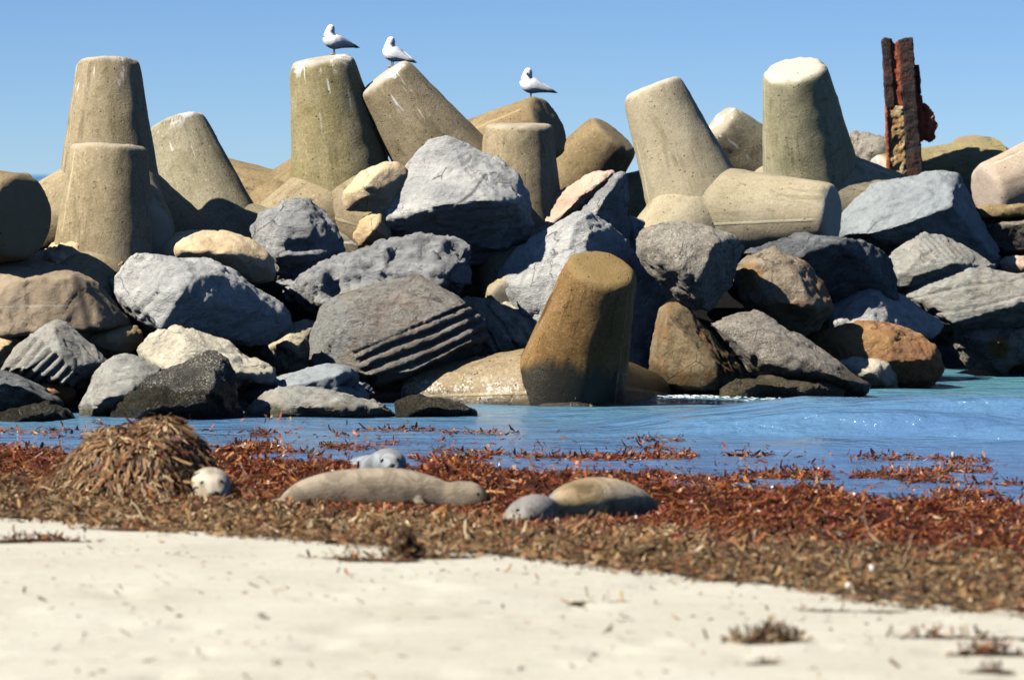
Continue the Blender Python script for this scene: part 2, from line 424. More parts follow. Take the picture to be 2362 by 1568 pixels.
tetrapod('t2a', (252,463), 41.0, (-.02,.10,1), (-.99,.14,-.3), .95, ['concrete_tan_guano','concrete_tan'], 'tall tetrapod with white bird droppings near its top, leftmost against the sky', r1=.33)
tetrapod('t2b', (236,662), 39.7, (.04,.08,1), (-.7,.7,-.3), .92, 'concrete_tan', 'thick brown tetrapod standing in front of the tall leftmost one', r1=.41)
tetrapod('t3', (505,580), 42.4, (-.33,.30,.88), (-.35,-.9,.1), .99, 'concrete_grey', 'speckled grey tetrapod leaning left with a white patch on its top')
tetrapod('t4', (650,505), 44.5, (.72,.2,.66), (-.3,.2,-.9), .9, 'concrete_brown', 'brown tetrapod mostly hidden behind the tall one with the first gull')
tetrapod('t5', (797,467), 42.8, (-.16,-.10,.97), (-.9,-.32,-.3), 1.02, ['concrete_olive','concrete_tan'], 'upright tetrapod under the leftmost gull, streaked with droppings')
tetrapod('t6', (1070,438), 42.8, (-.58,-.12,.80), (.3,-.8,0), .98, ['concrete_tan_guano','concrete_grey'], 'tetrapod leaning left under the middle gull', keep=(0, 3))
tetrapod('t7a', (1015,425), 44.4, (.76,-.42,.42), (-.3,.2,.9), 1.0, 'concrete_brown', 'brown tetrapod leg pointing right under the rightmost gull', r1=.345, keep=(0, 2, 3))
tetrapod('t7b', (1196,580), 42.4, (0,-.04,1), (-.8,.5,-.3), .88, 'concrete_tan', 'upright flat topped tetrapod below the rightmost gull', r1=.40)
tetrapod('t8', (1228,545), 46.0, (.60,-.20,.75), (-.5,.4,.7), 1.0, 'concrete_brown', 'brown round topped tetrapod between the rightmost gull and the large forked one', keep=(0, 2, 3))
tetrapod('t9', (1618,498), 44.0, (-.36,.05,.93), (1,-.45,.1), 1.0, 'concrete_pale', 'large pale forked tetrapod with one leg up and one lying to the right')
tetrapod('t17', (1610,470), 46.5, (-.8,-.35,-.05), (.2,.3,.9), .95, 'concrete_olive', 'olive tetrapod leg end peeping out left of the large forked one', keep=(0, 2, 3))
tetrapod('t10', (1878,452), 46.2, (-.17,-.38,.91), (1,.0,-.3), 1.05, ['concrete_white_tip','concrete_pale'], 'upright tetrapod with a pale whitish flat top, left of the rusty pile', r1=.335)
tetrapod('t11', (1815,425), 47.8, (-.68,-.35,.62), (.4,.5,.7), .78, 'concrete_grey', 'small tilted tetrapod on the skyline between the two tall right ones', r1=.30, keep=(0, 2, 3))
tetrapod('t13', (2262,425), 48.0, (-.86,-.40,.02), (.3,.3,.8), .95, 'concrete_olive', 'olive tetrapod leg lying behind the foot of the rusty pile', keep=(0, 2, 3))
tetrapod('t14', (2236,562), 48.6, (-.02,-.58,.80), (.5,.5,-.3), .92, 'concrete_brown', 'brown domed tetrapod right of the rusty pile', r1=.36)
tetrapod('t15', (2535,375), 47.0, (-.86,-.40,-.22), (.3,.3,.8), 1.05, 'concrete_pink', 'pinkish tetrapod leg reaching in from the right picture edge', keep=(0,))
tetrapod('t16', (1302,930), 39.4, (.22,-.48,.85), (-1,.10,.24), 1.045, ['concrete_algae','concrete_barnacle','concrete_algae'], 'algae stained tetrapod standing in the water in front of the breakwater', r1=.32)

# ------------------------------------------------------------------ boulders
def rock(mat, Y, outline, front, label, cat='boulder', back=.55, voxel=.026, smooth=1, amp=.75, chips=.6, cuts=7, grooves=None, veins=None, patches=None, hollows=None, seed=0, name='boulder', group='boulders of the breakwater'):
    pts = []
    cx = sum(p[0] for p in outline)/len(outline); cy = sum(p[1] for p in outline)/len(outline)
    outline = [(cx+(p[0]-cx)*1.025, cy+(p[1]-cy)*1.025, *p[2:]) for p in outline]
    for p in outline:
        dy = p[2] if len(p) > 2 else 0.
        pts.append(P(p[0], p[1], Y+dy))
        pts.append(P(cx+(p[0]-cx)*.72, cy+(p[1]-cy)*.72+10, Y+back))
    for p in front: pts.append(P(p[0], p[1], Y-p[2]))
    c = P(cx, cy, Y)
    c.z = min(p.z for p in pts)
    bm = bmesh.new()
    for p in pts: bm.verts.new(p-c)
    r = bmesh.ops.convex_hull(bm, input=bm.verts)
    kill = [e for e in set(r['geom_interior']+r['geom_unused']) if isinstance(e, bmesh.types.BMVert)]
    if kill: bmesh.ops.delete(bm, geom=kill, context='VERTS')
    rr_ = random.Random(int(seed*10)+5)
    for _ in range(cuts):
        nv = Vector((rr_.gauss(0, 1), rr_.gauss(-.5, .8), rr_.gauss(.2, .8))).normalized()
        ds = [v_.co.dot(nv) for v_ in bm.verts]; hi, lo_ = max(ds), min(ds)
        dd = hi-(hi-lo_)*rr_.uniform(.02, .075)
        r = bmesh.ops.bisect_plane(bm, geom=bm.verts[:]+bm.edges[:]+bm.faces[:], plane_co=nv*dd, plane_no=nv, clear_outer=True)
        ed = [e for e in r['geom_cut'] if isinstance(e, bmesh.types.BMEdge)]
        if ed: bmesh.ops.contextual_create(bm, geom=ed)
    bmesh.ops.triangulate(bm, faces=bm.faces); bmesh.ops.recalc_face_normals(bm, faces=bm.faces)
    me = bpy.data.meshes.new('boulder'); bm.to_mesh(me); bm.free()
    me = remeshed(me, voxel, smooth)
    co = getco(me); no = getno(me)
    off = Vector((seed*3.7+cx*.01, seed*1.3+cy*.013, seed))
    d = np.empty(len(co))
    for i, q in enumerate(co):
        p = Vector(q)
        n1 = noise.fractal(p*1.7+off, .9, 2.1, 4)
        n2 = abs(noise.fractal(p*4.2+off*1.7, .8, 2.2, 4))
        qv = p*3.0+off+Vector((n1*.5, n1*.3, n1*.2)); vd, vp = noise.voronoi(qv)
        tilt = (qv-vp[0]).dot(noise.cell_vector(vp[0]*7.3)-Vector((.5, .5, .5)))
        n3 = noise.fractal(p*16+off, .7, 2., 3)
        t = noise.fractal(p*1.9+off*2.1, .8, 2.2, 3)*3.2; fl = math.floor(t); fr = min(1, max(0, (t-fl-.4)/.2)); fr = fr*fr*(3-2*fr)
        d[i] = amp*(.022*n1-.020*n2+.007*n3)+chips*(.030*(fl+fr)/1.6+.085*tilt+.010*min(vd[1]-vd[0], .25)-.008)
    stain = np.zeros((len(co), 4)); W = co+np.array(c)
    sx = HX+W[:, 0]/W[:, 1]*F; sy = HY-(W[:, 2]-CAMZ)/W[:, 1]*F
    frontm = no[:, 1] < .35
    if grooves:
        # parallel drill grooves: (line through two points, spacing, width, region polygon test, depth)
        for (x0, y0, x1, y1, spacing, width, region, depth) in grooves:
            dirv = np.array([x1-x0, y1-y0], float); dirv /= np.linalg.norm(dirv)
            nrm = np.array([-dirv[1], dirv[0]])
            q = (sx-x0)*nrm[0]+(sy-y0)*nrm[1]; al = (sx-x0)*dirv[0]+(sy-y0)*dirv[1]
            wob = 3.*np.sin(al*.021+q*.03)
            fr = (q+wob) % spacing; fr = np.minimum(fr, spacing-fr)
            msk = (q > region[0]) & (q < region[1]) & (al > region[2]) & (al < region[3]) & frontm
            gsh = np.exp(-(fr/width)**2)*msk
            d -= depth*gsh
    for (px_, py_, rx, ry, dep) in (hollows or []):
        rr = ((sx-px_)/rx)**2+((sy-py_)/ry)**2
        d -= dep*np.exp(-rr**2)*frontm
    sxy = np.stack([sx, sy], 1)
    for (pl, wd, colr, al) in (veins or []):
        for a, bb in zip(pl[:-1], pl[1:]):
            dist = seg_dist(sxy, np.array(a, float), np.array(bb, float))
            mk = al*np.clip(1.3-dist/wd, 0, 1)*frontm
            w_ = mk > stain[:, 3]; stain[w_, :3] = colr; stain[w_, 3] = mk[w_]
    for (px_, py_, rx, ry, colr, al) in (patches or []):
        rr = np.sqrt(((sx-px_)/rx)**2+((sy-py_)/ry)**2)+.35*d/.04*.5
        mk = al*np.clip((1.15-rr)/.3, 0, 1)*frontm
        w_ = mk > stain[:, 3]; stain[w_, :3] = colr; stain[w_, 3] = mk[w_]
    setco(me, co+no*d[:, None])
    color_attr(me, 'stain', stain)
    o = link(name, me, mat, loc=c)
    return tag(o, label, cat, group)
ROCKS = []
def R(*a, **k): o = rock(*a, seed=len(ROCKS)*2.3, **k); ROCKS.append(o); return o

R('pale_gneiss', 41.3, [(876,492),(900,440),(945,370),(985,328),(1025,316),(1068,330),(1130,358),(1192,395),(1218,445,.1),(1228,520,.3),(1215,590,.5),(1170,630,.6),(1110,615,.5),(1060,585,.45),(960,560,.35),(882,552,.2)],
  [(884,492,.25),(960,482,.45),(1060,470,.62),(1125,462,.68),(1195,470,.4),(1085,350,.1),(1075,400,.35)],
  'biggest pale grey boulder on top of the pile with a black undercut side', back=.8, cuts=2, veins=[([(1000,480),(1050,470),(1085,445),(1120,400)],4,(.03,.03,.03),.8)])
R('grey_gneiss', 40.7, [(580,530),(598,490),(655,470),(715,455),(750,473),(768,510),(798,572),(795,615),(700,665),(640,655),(588,605)],
  [(640,520,.3),(715,520,.25),(640,590,.4),(730,590,.3)], 'jagged grey boulder with a dark notch, left of the biggest pale boulder', amp=1.5,
  hollows=[(692,566,44,13,.12)])
R('beige_granite', 39.9, [(333,588),(368,548),(440,529),(520,529),(580,548),(640,600),(640,655),(560,650),(350,645)], [(430,570,.4),(540,590,.4)],
  'rounded warm beige granite boulder beside the speckled grey tetrapod', smooth=9, chips=.3, amp=.7)
R('pale_gneiss', 38.9, [(250,650),(283,602),(305,584),(365,592),(420,605),(475,596),(560,640,.2),(640,690,.3),(694,745,.35),(640,792,.3),(570,803,.2),(470,775),(350,762),(300,722)],
  [(462,610,.45),(418,680,.6),(368,758,.5),(330,620,.25),(300,690,.35)], 'two toned boulder, pale on the left side and nearly black on the right', back=.7,
  veins=[([(330,600),(350,640),(385,665)],4,(.45,.45,.43),.5)])
R('grey_gneiss', 40.6, [(630,655),(680,610),(760,580),(860,563),(960,558),(1040,548),(1078,556),(1098,600),(1092,660),(1040,705),(960,725),(760,745),(690,740),(648,705)],
  [(700,650,.4),(820,615,.3),(1000,595,.35),(1065,640,.4),(900,690,.5),(740,700,.45)], 'long rough grey boulder under the biggest pale boulder', amp=1.7, chips=1.5,
  hollows=[(770,650,18,30,.14)], patches=[(735,715,45,22,(.12,.12,.06),.6)])
R('brown_gneiss', 39.8, [(703,775),(735,708),(775,684),(830,664),(900,648),(960,636),(1012,662),(1062,693),(1112,738),(1122,790),(1080,832,.2),(960,875,.1),(885,900),(800,852),(740,838),(703,832)],
  [(782,690,.35),(792,760,.5),(838,800,.62),(860,870,.62),(800,842,.4),(1064,702,.45),(1090,785,.43),(960,855,.54),(1105,745,.3),(1000,680,.35)],
  'dark boulder with long parallel drill grooves across its lower face', voxel=.017, back=.7, amp=.6, chips=.35, cuts=3,
  grooves=[(838,800,1064,704,27,5.,(2,140,-30,330),.065)], patches=[(755,760,48,85,(.36,.36,.33),.85)])
R('olive_cream', 40.1, [(598,808),(640,765),(700,733),(735,738),(740,845),(690,865),(640,865)], [(660,790,.3),(700,820,.35)], 'yellowish stone wedged left of the grooved dark boulder')
R('cream_stone', 38.3, [(305,805),(350,765),(385,748),(440,758),(520,778),(600,820),(642,850),(640,885),(560,895),(420,885),(318,845)], [(400,785,.25),(520,825,.35),(570,870,.4),(400,850,.4)],
  'low cream white boulder behind the dark barnacled one', smooth=8, amp=1.2)
R('striped_grey', 37.9, [(-10,845),(40,790),(90,755),(125,736),(152,744),(200,790),(248,832),(220,865),(185,900),(120,895),(60,875),(-10,855)],
  [(125,758,.25),(137,800,.42),(205,852,.35),(60,850,.42),(150,888,.45)], 'pale boulder with short slanting drill grooves at the left edge', voxel=.016, amp=.5, chips=.3, cuts=2,
  grooves=[(30,868,115,775,21,4.2,(-25,130,-15,105),.06)])
R('brown_slab', 38.7, [(-60,640),(0,610),(60,598),(130,600),(190,623),(243,665),(305,748),(240,770),(150,770),(60,785),(-60,775)],
  [(70,628,.3),(180,640,.38),(205,762,.45),(0,775,.5),(-60,650,.4),(252,757,.32)], 'smooth brown slab boulder with a dark vertical stain at the left edge', amp=.5, chips=.4, smooth=9,
  veins=[([(175,640),(190,690),(205,755)],11,(.035,.032,.03),.85),([(198,640),(212,700),(222,760)],5,(.34,.25,.15),.6),([(-20,708),(60,706),(150,706)],3,(.5,.45,.36),.6)])
R('beige_granite', 39.5, [(68,602),(110,570),(150,548),(207,538),(228,570,.1),(245,645,.25),(190,655,.1),(85,635)], [(162,607,.45),(100,612,.25)], 'small beige boulder with a dark broken side above the brown slab', chips=1.4)
R('tan_stone', 39.4, [(222,590),(300,583),(305,625),(260,690),(236,650)], [(265,620,.25)], 'narrow sandy stone in the gap above the two toned boulder')
R('striped_grey', 37.3, [(172,925),(200,870),(235,828),(270,812),(320,823),(368,850),(372,900),(330,970),(190,985)], [(262,848,.2),(240,920,.42),(320,900,.4)], 'grey striped boulder left of the dark barnacled one at the water')
R('barnacle_dark', 37.0, [(250,965),(270,920),(330,875),(400,840),(450,815),(485,803),(522,820),(542,870),(563,955),(560,1000),(250,1000)], [(410,880,.3),(500,850,.25),(480,930,.5),(320,945,.45)],
  'dark pointed boulder crusted with barnacles at the waterline', amp=1.4)
R('blue_stone', 38.6, [(548,910),(600,880),(700,850),(760,836),(800,838),(852,868,.1),(895,920,.2),(850,945,.2),(620,960)], [(660,890,.35),(785,862,.35),(790,905,.3)], 'smooth blue grey boulder with a black shaded hollow, below the grooved one', smooth=5, chips=.5, amp=.7,
  hollows=[(845,893,46,22,.28)])
R('striped_grey', 37.3, [(560,950),(600,902),(680,886),(780,905),(880,925),(922,958),(920,1000),(560,1000)], [(700,935,.35),(860,952,.3)], 'low speckled grey boulder sloping into the water beside the algae tetrapod', amp=.8)
R('barnacle_dark', 37.1, [(903,925),(960,906),(1040,924),(1102,945),(1090,985),(910,985)], [(980,935,.3)], 'small dark wet rock lying in front of the algae tetrapod leg')
R('dark_gneiss', 37.3, [(-40,850),(0,846),(60,873),(130,913),(155,932),(100,955,.4),(0,965,.45),(-40,965,.4)], [(-20,875,.45),(60,893,.4),(125,925,.3)], 'black undercut rock at the left edge by the water')
R('barnacle_dark', 36.7, [(-40,965),(40,940),(110,922),(160,928),(186,972),(180,1005),(-40,1005)], [(100,950,.3),(20,970,.3)], 'low wet grey rock in the lower left corner of the breakwater')
R('rusty_rock', 37.7, [(65,890),(110,878),(160,888),(178,908),(160,945),(90,940)], [(120,905,.2)], 'small orange stone between grey rocks at the left')
R('tan_stone', 38.7, [(165,780),(240,755),(322,748),(338,775),(300,825),(215,825)], [(250,785,.3)], 'sandy tan stone under the brown slab boulder', smooth=8)
R('tan_stone', 38.4, [(-40,765),(50,765),(68,800),(20,845),(-40,845)], [(10,800,.25)], 'sandy stone at the left edge under the brown slab')
R('pink_stone', 42.2, [(1222,478),(1290,430),(1365,396),(1415,388),(1432,420),(1350,490),(1262,548),(1222,552)], [(1300,470,.25),(1400,410,.2),(1250,530,.35)], 'pinkish slab leaning up right of the biggest pale boulder', chips=.6)
R('grey_gneiss', 42.0, [(1310,530),(1370,455),(1415,402),(1438,400),(1446,450,.2),(1455,520,.3),(1450,570,.3),(1370,575)], [(1372,475,.3),(1412,430,.25),(1350,540,.35)], 'grey stone standing against the pinkish slab')
R('pale_gneiss', 41.2, [(1145,630),(1200,572),(1258,545),(1328,490),(1362,488),(1440,545,.2),(1492,610,.35),(1533,680,.45),(1515,770,.4),(1510,880,.3),(1440,910),(1290,910),(1190,715),(1155,670)],
  [(1345,503,.25),(1330,600,.5),(1215,695,.4),(1300,700,.5)], 'tall grey boulder behind the algae tetrapod, its right side in shade', back=.9)
R('cream_stone', 41.2, [(1055,692),(1080,683),(1140,690),(1185,714),(1240,703),(1265,760),(1245,830),(1115,830),(1110,760)], [(1150,730,.3),(1200,770,.4)], 'cream boulder with faint lines between the grooved boulder and the algae tetrapod', voxel=.02,
  grooves=[(1130,715,1190,810,36,3,(-80,70,-20,140),.03)])
R('speckled_grey', 40.95, [(1455,578),(1480,535),(1530,514),(1640,512),(1702,543,.1),(1715,572,.2),(1682,662,.2),(1640,720,.1),(1600,726),(1558,695),(1498,632)], [(1530,560,.35),(1650,565,.4),(1600,660,.45)],
  'speckled brown grey boulder under the forked tetrapod')
R('brown_rock', 41.7, [(1688,625),(1720,580),(1790,573),(1862,608),(1902,650),(1918,710,.1),(1890,762,.3),(1850,780,.35),(1770,755,.2),(1688,690)], [(1750,620,.35),(1840,650,.4),(1880,700,.4),(1770,700,.35)],
  'brown boulder with a rusty patch, left of the dark blue one', patches=[(1730,640,28,35,(.36,.19,.05),.7)])
R('dark_gneiss', 43.0, [(1712,578),(1780,546),(1840,533),(1930,543),(2012,556),(2062,600,.3),(2070,700,.4),(1960,720,.4),(1880,665,.2),(1718,605)], [(1850,552,.3),(1950,556,.3),(1830,590,.35)],
  'dark blue shaded boulder between the brown one and the striated one', amp=1.3)
R('mossy_brown', 41.0, [(1485,895),(1508,800),(1518,712),(1540,695),(1582,708),(1652,780,.2),(1728,860,.3),(1740,910,.2),(1600,915),(1485,910)], [(1535,725,.35),(1585,780,.5),(1660,860,.6),(1640,900,.6),(1520,885,.4)],
  'pointed brown boulder with a bluish slanting face right of the algae tetrapod', amp=.6, chips=.4, cuts=2)
R('barnacle_grey', 40.5, [(1632,742),(1690,715),(1740,710),(1800,743),(1870,798),(1940,838),(2005,888),(1990,912),(1880,905),(1790,865),(1735,860),(1678,795)], [(1725,748,.25),(1830,818,.45),(1930,868,.45),(1765,840,.4)],
  'long slanting boulder covered with pale barnacles at the right waterline', amp=.6, chips=.4, cuts=2)
R('barnacle_grey', 40.2, [(1655,893),(1700,871),(1800,869),(1900,881),(1955,898),(1940,930),(1655,930)], [(1750,885,.2),(1880,895,.2)], 'flat wet rock awash in front of the slanting barnacled boulder')
R('blue_stone', 45.7, [(1922,505),(1928,470),(2000,433),(2100,407),(2165,386),(2208,398),(2245,470,.15),(2295,560,.3),(2325,635,.4),(2250,650,.5),(2100,630,.5),(1980,565,.3),(1922,548)],
  [(1932,545,.4),(2000,540,.7),(2080,502,.78),(2192,468,.68),(2205,412,.15)], 'large flat topped blue grey boulder below the rusty pile', back=.9, amp=.8, smooth=4)
R('striped_grey', 44.9, [(2033,603),(2080,565),(2130,535),(2180,543),(2252,578),(2294,610),(2290,660),(2200,680),(2038,675)], [(2100,585,.28),(2200,608,.35),(2060,655,.35)], 'pale grey boulder with fine slanting striations below the blue grey one', voxel=.018, chips=.4, amp=.5,
  grooves=[(2120,560,2200,650,12,2.6,(-70,60,-20,120),.012)])
R('pale_gneiss', 43.4, [(1902,702),(1930,670),(1980,648),(2030,653),(2092,690,.15),(2172,752,.25),(2155,780,.1),(2060,785),(1918,772)], [(1960,688,.3),(2030,690,.45),(2045,750,.5),(1930,750,.35)], 'light grey boulder behind the orange rusty one')
R('striped_grey', 44.8, [(2065,672),(2130,635),(2230,610),(2310,622),(2420,640),(2420,745),(2340,755),(2200,770),(2168,760),(2078,692)], [(2110,680,.25),(2250,655,.42),(2400,690,.5),(2200,745,.4)],
  'large pale layered boulder at the right edge', voxel=.02, chips=.5, amp=.6, grooves=[(2100,690,2360,635,46,3,(-40,150,-30,330),.02)])
R('rusty_rock', 42.2, [(1868,788),(1910,755),(1980,739),(2060,744),(2122,768),(2168,810),(2174,855),(2140,900),(1980,905),(1900,860)], [(1980,770,.3),(2060,790,.38),(2130,830,.35),(2010,860,.5),(1900,800,.25)],
  'orange rusty boulder at the right waterline', patches=[(1985,785,75,28,(.40,.23,.09),.75)])
R('speckled_grey', 44.9, [(2160,762),(2220,747),(2290,738),(2361,748),(2420,780),(2400,830),(2300,855),(2230,850),(2188,805)], [(2240,780,.35),(2310,790,.4)], 'grey boulder with a bright orange spot at the right edge',
  patches=[(2305,800,24,28,(.42,.23,.06),.85)])
R('cream_stone', 41.8, [(1932,835),(1980,815),(2040,825),(2072,862),(2070,900),(1955,900)], [(2000,850,.25)], 'small pale stone in the water under the orange rusty boulder')
R('brown_rock', 45.2, [(2322,855),(2345,818),(2420,803),(2420,885),(2325,885)], [(2370,835,.25)], 'brown stone at the waterline on the right edge')
R('tan_stone', 41.2, [(813,545),(830,503),(885,478),(910,560),(830,572)], [(855,525,.25)], 'small tan stone under the left end of the biggest pale boulder')
R('beige_granite', 41.2, [(783,450),(828,400),(890,370),(925,373),(943,395),(915,490),(800,490)], [(860,420,.3)], 'peach beige boulder right of the upright tetrapod with the leftmost gull', smooth=9, chips=.3, amp=.5)
R('speckled_grey', 48.3, [(1958,345),(1965,310),(2000,303),(2050,325),(2060,400),(1965,400)], [(2005,335,.25)], 'rough stone on the skyline left of the rusty pile', chips=1.5)
R('pink_stone', 45.9, [(2305,600),(2340,590),(2420,590),(2420,665),(2320,650)], [(2370,620,.25)], 'pinkish stone at the right edge under the layered concrete slabs')
R('grey_gneiss', 42.9, [(1425,520),(1450,490),(1490,510),(1480,580),(1430,580)], [(1455,530,.2)], 'dark stone in the gap between the grey stone and the forked tetrapod')
R('concrete_brown', 46.3, [(2250,478),(2300,470),(2420,462),(2420,502),(2255,506)], [(2260,482,.35),(2420,468,.4),(2420,500,.35),(2260,504,.3)], 'upper layered concrete slab at the right edge', name='concrete_slab', cat='slab', group='concrete slabs at the right edge', amp=.35, chips=.3, smooth=3)
R('rubble', 46.2, [(2262,512),(2420,504),(2420,585),(2300,592),(2275,560)], [(2275,516,.3),(2420,508,.35),(2420,580,.25),(2300,585,.2)], 'lower cracked concrete slab at the right edge', name='concrete_slab', cat='slab', group='concrete slabs at the right edge', amp=.8, chips=.8, smooth=3,
  veins=[([(2265,514),(2420,506)],7,(.45,.38,.28),.8)])
#PART2
# ------------------------------------------------------------------ rusty steel pile
m, nt, b = newmat('rusty_steel'); g = G(nt); v = g.vec((1, 1, .35))
n1 = g.noise(v, 5, 7, .65, .4); n2 = g.noise(g.vec(), 26, 4, .7)
c = g.ramp(n1, [(.36, (.010,.008,.010)), (.52, (.030,.018,.015)), (.66, (.12,.035,.020))])
c = g.mix(g.step(n2, .56, .68, 0, .5), c, (.20,.075,.03))
g.put(b.inputs['Base Color'], c); b.inputs['Roughness'].default_value = .9
g.put(b.inputs['Normal'], g.bump(g.math('ADD', n1, n2), .7, .03)); MATS['rusty_steel'] = m
m, nt, b = newmat('red_rust'); g = G(nt); v = g.vec((1, 1, .4))
n1 = g.noise(v, 6, 7, .65, .4); n2 = g.noise(g.vec(), 30, 4, .7)
c = g.ramp(n1, [(.34, (.16,.03,.016)), (.50, (.34,.07,.03)), (.68, (.48,.17,.08))])
c = g.mix(g.step(n2, .58, .68, 0, .5), c, (.40,.24,.12))
g.put(b.inputs['Base Color'], c); b.inputs['Roughness'].default_value = .9
g.put(b.inputs['Normal'], g.bump(g.math('ADD', n1, n2), .7, .03)); MATS['red_rust'] = m
m, nt, b = newmat('yellow_crust'); g = G(nt); v = g.vec()
n1 = g.noise(v, 7, 6, .7, .5); n2 = g.voro(v, 22)
c = g.ramp(n1, [(.34, (.22,.09,.03)), (.48, (.40,.25,.10)), (.64, (.55,.44,.24))])
c = g.mix(g.step(n2, .25, .12, 0, .7), c, (.12,.045,.015))
g.put(b.inputs['Base Color'], c); b.inputs['Roughness'].default_value = .95
g.put(b.inputs['Normal'], g.bump(n1, .9, .05)); MATS['yellow_crust'] = m
PY = 46.9
pile = empty('rusty_steel_pile', P(2085, 430, PY))
tag(pile, 'broken rusty steel pile standing up between the tetrapods at the right', 'pile')
def slab(name, poly, y0, y1, mat, vox=.012, amp=.012):
    c0 = pile.location
    n = len(poly); V = [P(x, y, PY+y0)-c0 for x, y in poly]+[P(x, y, PY+y1)-c0 for x, y in poly]
    Fc = [list(range(n))[::-1], list(range(n, 2*n))]+[[i, (i+1) % n, n+(i+1) % n, n+i] for i in range(n)]
    me = mesh_from(name, V, Fc); bm = bmesh.new(); bm.from_mesh(me); bmesh.ops.triangulate(bm, faces=bm.faces)
    bmesh.ops.recalc_face_normals(bm, faces=bm.faces); bm.to_mesh(me); bm.free()
    me = remeshed(me, vox, 1); co = getco(me); no = getno(me)
    d = np.array([amp*noise.fractal(Vector(q)*9, .8, 2, 4) for q in co]); setco(me, co+no*d[:, None])
    return link(name, me, mat, pile)
slab('flange', [(2033,95),(2040,88),(2056,90),(2055,110),(2064,250),(2042,252)], -.16, .16, 'rusty_steel')
slab('web', [(2052,100),(2056,94),(2062,104),(2068,96),(2076,98),(2092,430),(2062,430)], -.13, -.08, 'red_rust')
slab('flange', [(2071,94),(2085,90),(2104,86),(2108,150),(2116,260),(2130,430),(2092,430),(2084,260)], -.18, .14, 'rusty_steel')
slab('crust', [(2044,249),(2058,244),(2084,250),(2089,330),(2090,402),(2070,412),(2052,408),(2048,330)], -.155, .0, 'yellow_crust', amp=.03)
slab('flange', [(2042,248),(2062,248),(2068,430),(2048,430)], -.06, .16, 'rusty_steel')
slab('edge_strip', [(2040,240),(2046,248),(2054,420),(2047,430)], -.19, -.10, 'red_rust', vox=.008)
slab('side_plate', [(2104,152),(2119,150),(2124,215),(2118,222),(2108,220)], -.06, .10, 'rusty_steel', vox=.008)
slab('side_plate', [(2110,215),(2126,222),(2130,300),(2128,328),(2116,326)], -.10, .02, 'red_rust', vox=.008)
rag = slab('torn_plate', [(2124,240),(2136,246),(2150,266),(2164,288),(2160,302),(2152,318),(2140,328),(2124,326)], -.05, .06, 'red_rust', vox=.01, amp=.04)

# ------------------------------------------------------------------ seaweed
m, nt, b = newmat('seaweed'); g = G(nt)
at = g.n('ShaderNodeAttribute', attribute_name='col')
n1 = g.noise(g.vec(rnd=False), 45, 3, .6)
c = g.mix(g.step(n1, .35, .7), g.mix(1.0, at.outputs['Color'], (.62, .6, .58), 'MULTIPLY'), at.outputs['Color'])
g.put(b.inputs['Base Color'], c)
g.put(b.inputs['Roughness'], g.math('MULTIPLY_ADD', at.outputs['Alpha'], -.62, .85))
b.inputs['Specular IOR Level'].default_value = .5
tr = g.n('ShaderNodeBsdfTranslucent'); nt.links.new(c, tr.inputs[0])
mx = g.n('ShaderNodeMixShader'); mx.inputs[0].default_value = .3
nt.links.new(b.outputs[0], mx.inputs[1]); nt.links.new(tr.outputs[0], mx.inputs[2])
nt.links.new(mx.outputs[0], nt.nodes['Material Output'].inputs[0])
MATS['seaweed'] = m
def ribbons(pos, dirs, length, width, curl, colors, wet, nseg=3, up=None):
    """bent strips: pos (n,3) start, dirs (n,3) unit, curl (n,) bend per segment, colours per strip"""
    n = len(pos)
    rnd = rng.normal(size=(n, 3)); side = np.cross(dirs, rnd); side /= np.linalg.norm(side, axis=1)[:, None]+1e-9
    if up is not None: side = np.cross(dirs, up+rnd*.35); side /= np.linalg.norm(side, axis=1)[:, None]+1e-9
    nrm = np.cross(side, dirs)
    V = np.empty((n, (nseg+1)*2, 3)); p = pos.copy(); d = dirs.copy()
    for k in range(nseg+1):
        wv = width*(.55+.45*math.sin(math.pi*(k+.35)/(nseg+.7)))*rng.uniform(.6, 1.25, n)
        V[:, 2*k] = p-side*wv[:, None]/2; V[:, 2*k+1] = p+side*wv[:, None]/2+nrm*(wv*rng.normal(0, .25, n))[:, None]
        d = d+nrm*(curl*rng.uniform(.4, 1.5, n))[:, None]+side*rng.normal(0, .22, n)[:, None]
        d /= np.linalg.norm(d, axis=1)[:, None]; nrm = np.cross(side, d)
        p = p+d*(length/nseg)[:, None]
    q = np.array([[2*k, 2*k+1, 2*k+3, 2*k+2] for k in range(nseg)])
    Fc = (np.arange(n)[:, None, None]*((nseg+1)*2)+q[None]).reshape(-1, 4)
    C = np.empty((n, (nseg+1)*2, 4)); C[:, :, :3] = colors[:, None]; C[:, :, 3] = wet[:, None]
    return V.reshape(-1, 3), Fc, C.reshape(-1, 4)
def quad_mesh(name, V, Fc, C):
    me = bpy.data.meshes.new(name)
    me.vertices.add(len(V)); me.vertices.foreach_set('co', np.ascontiguousarray(V, dtype=np.float32).ravel())
    me.loops.add(Fc.size); me.loops.foreach_set('vertex_index', Fc.astype(np.int32).ravel())
    me.polygons.add(len(Fc)); me.polygons.foreach_set('loop_start', np.arange(0, Fc.size, 4, dtype=np.int32))
    me.update(calc_edges=True); me.validate()
    me.polygons.foreach_set('use_smooth', np.ones(len(me.polygons), bool))
    color_attr(me, 'col', C)
    return me
DRY = np.array([(.42,.26,.11), (.33,.19,.075), (.52,.37,.19), (.24,.13,.055), (.34,.21,.08), (.20,.075,.033), (.60,.46,.28), (.09,.05,.03), (.38,.20,.08)])
WET = np.array([(.26,.055,.02), (.36,.09,.025), (.17,.03,.018), (.45,.15,.035), (.09,.02,.014), (.30,.065,.03), (.21,.09,.03), (.50,.23,.07)])
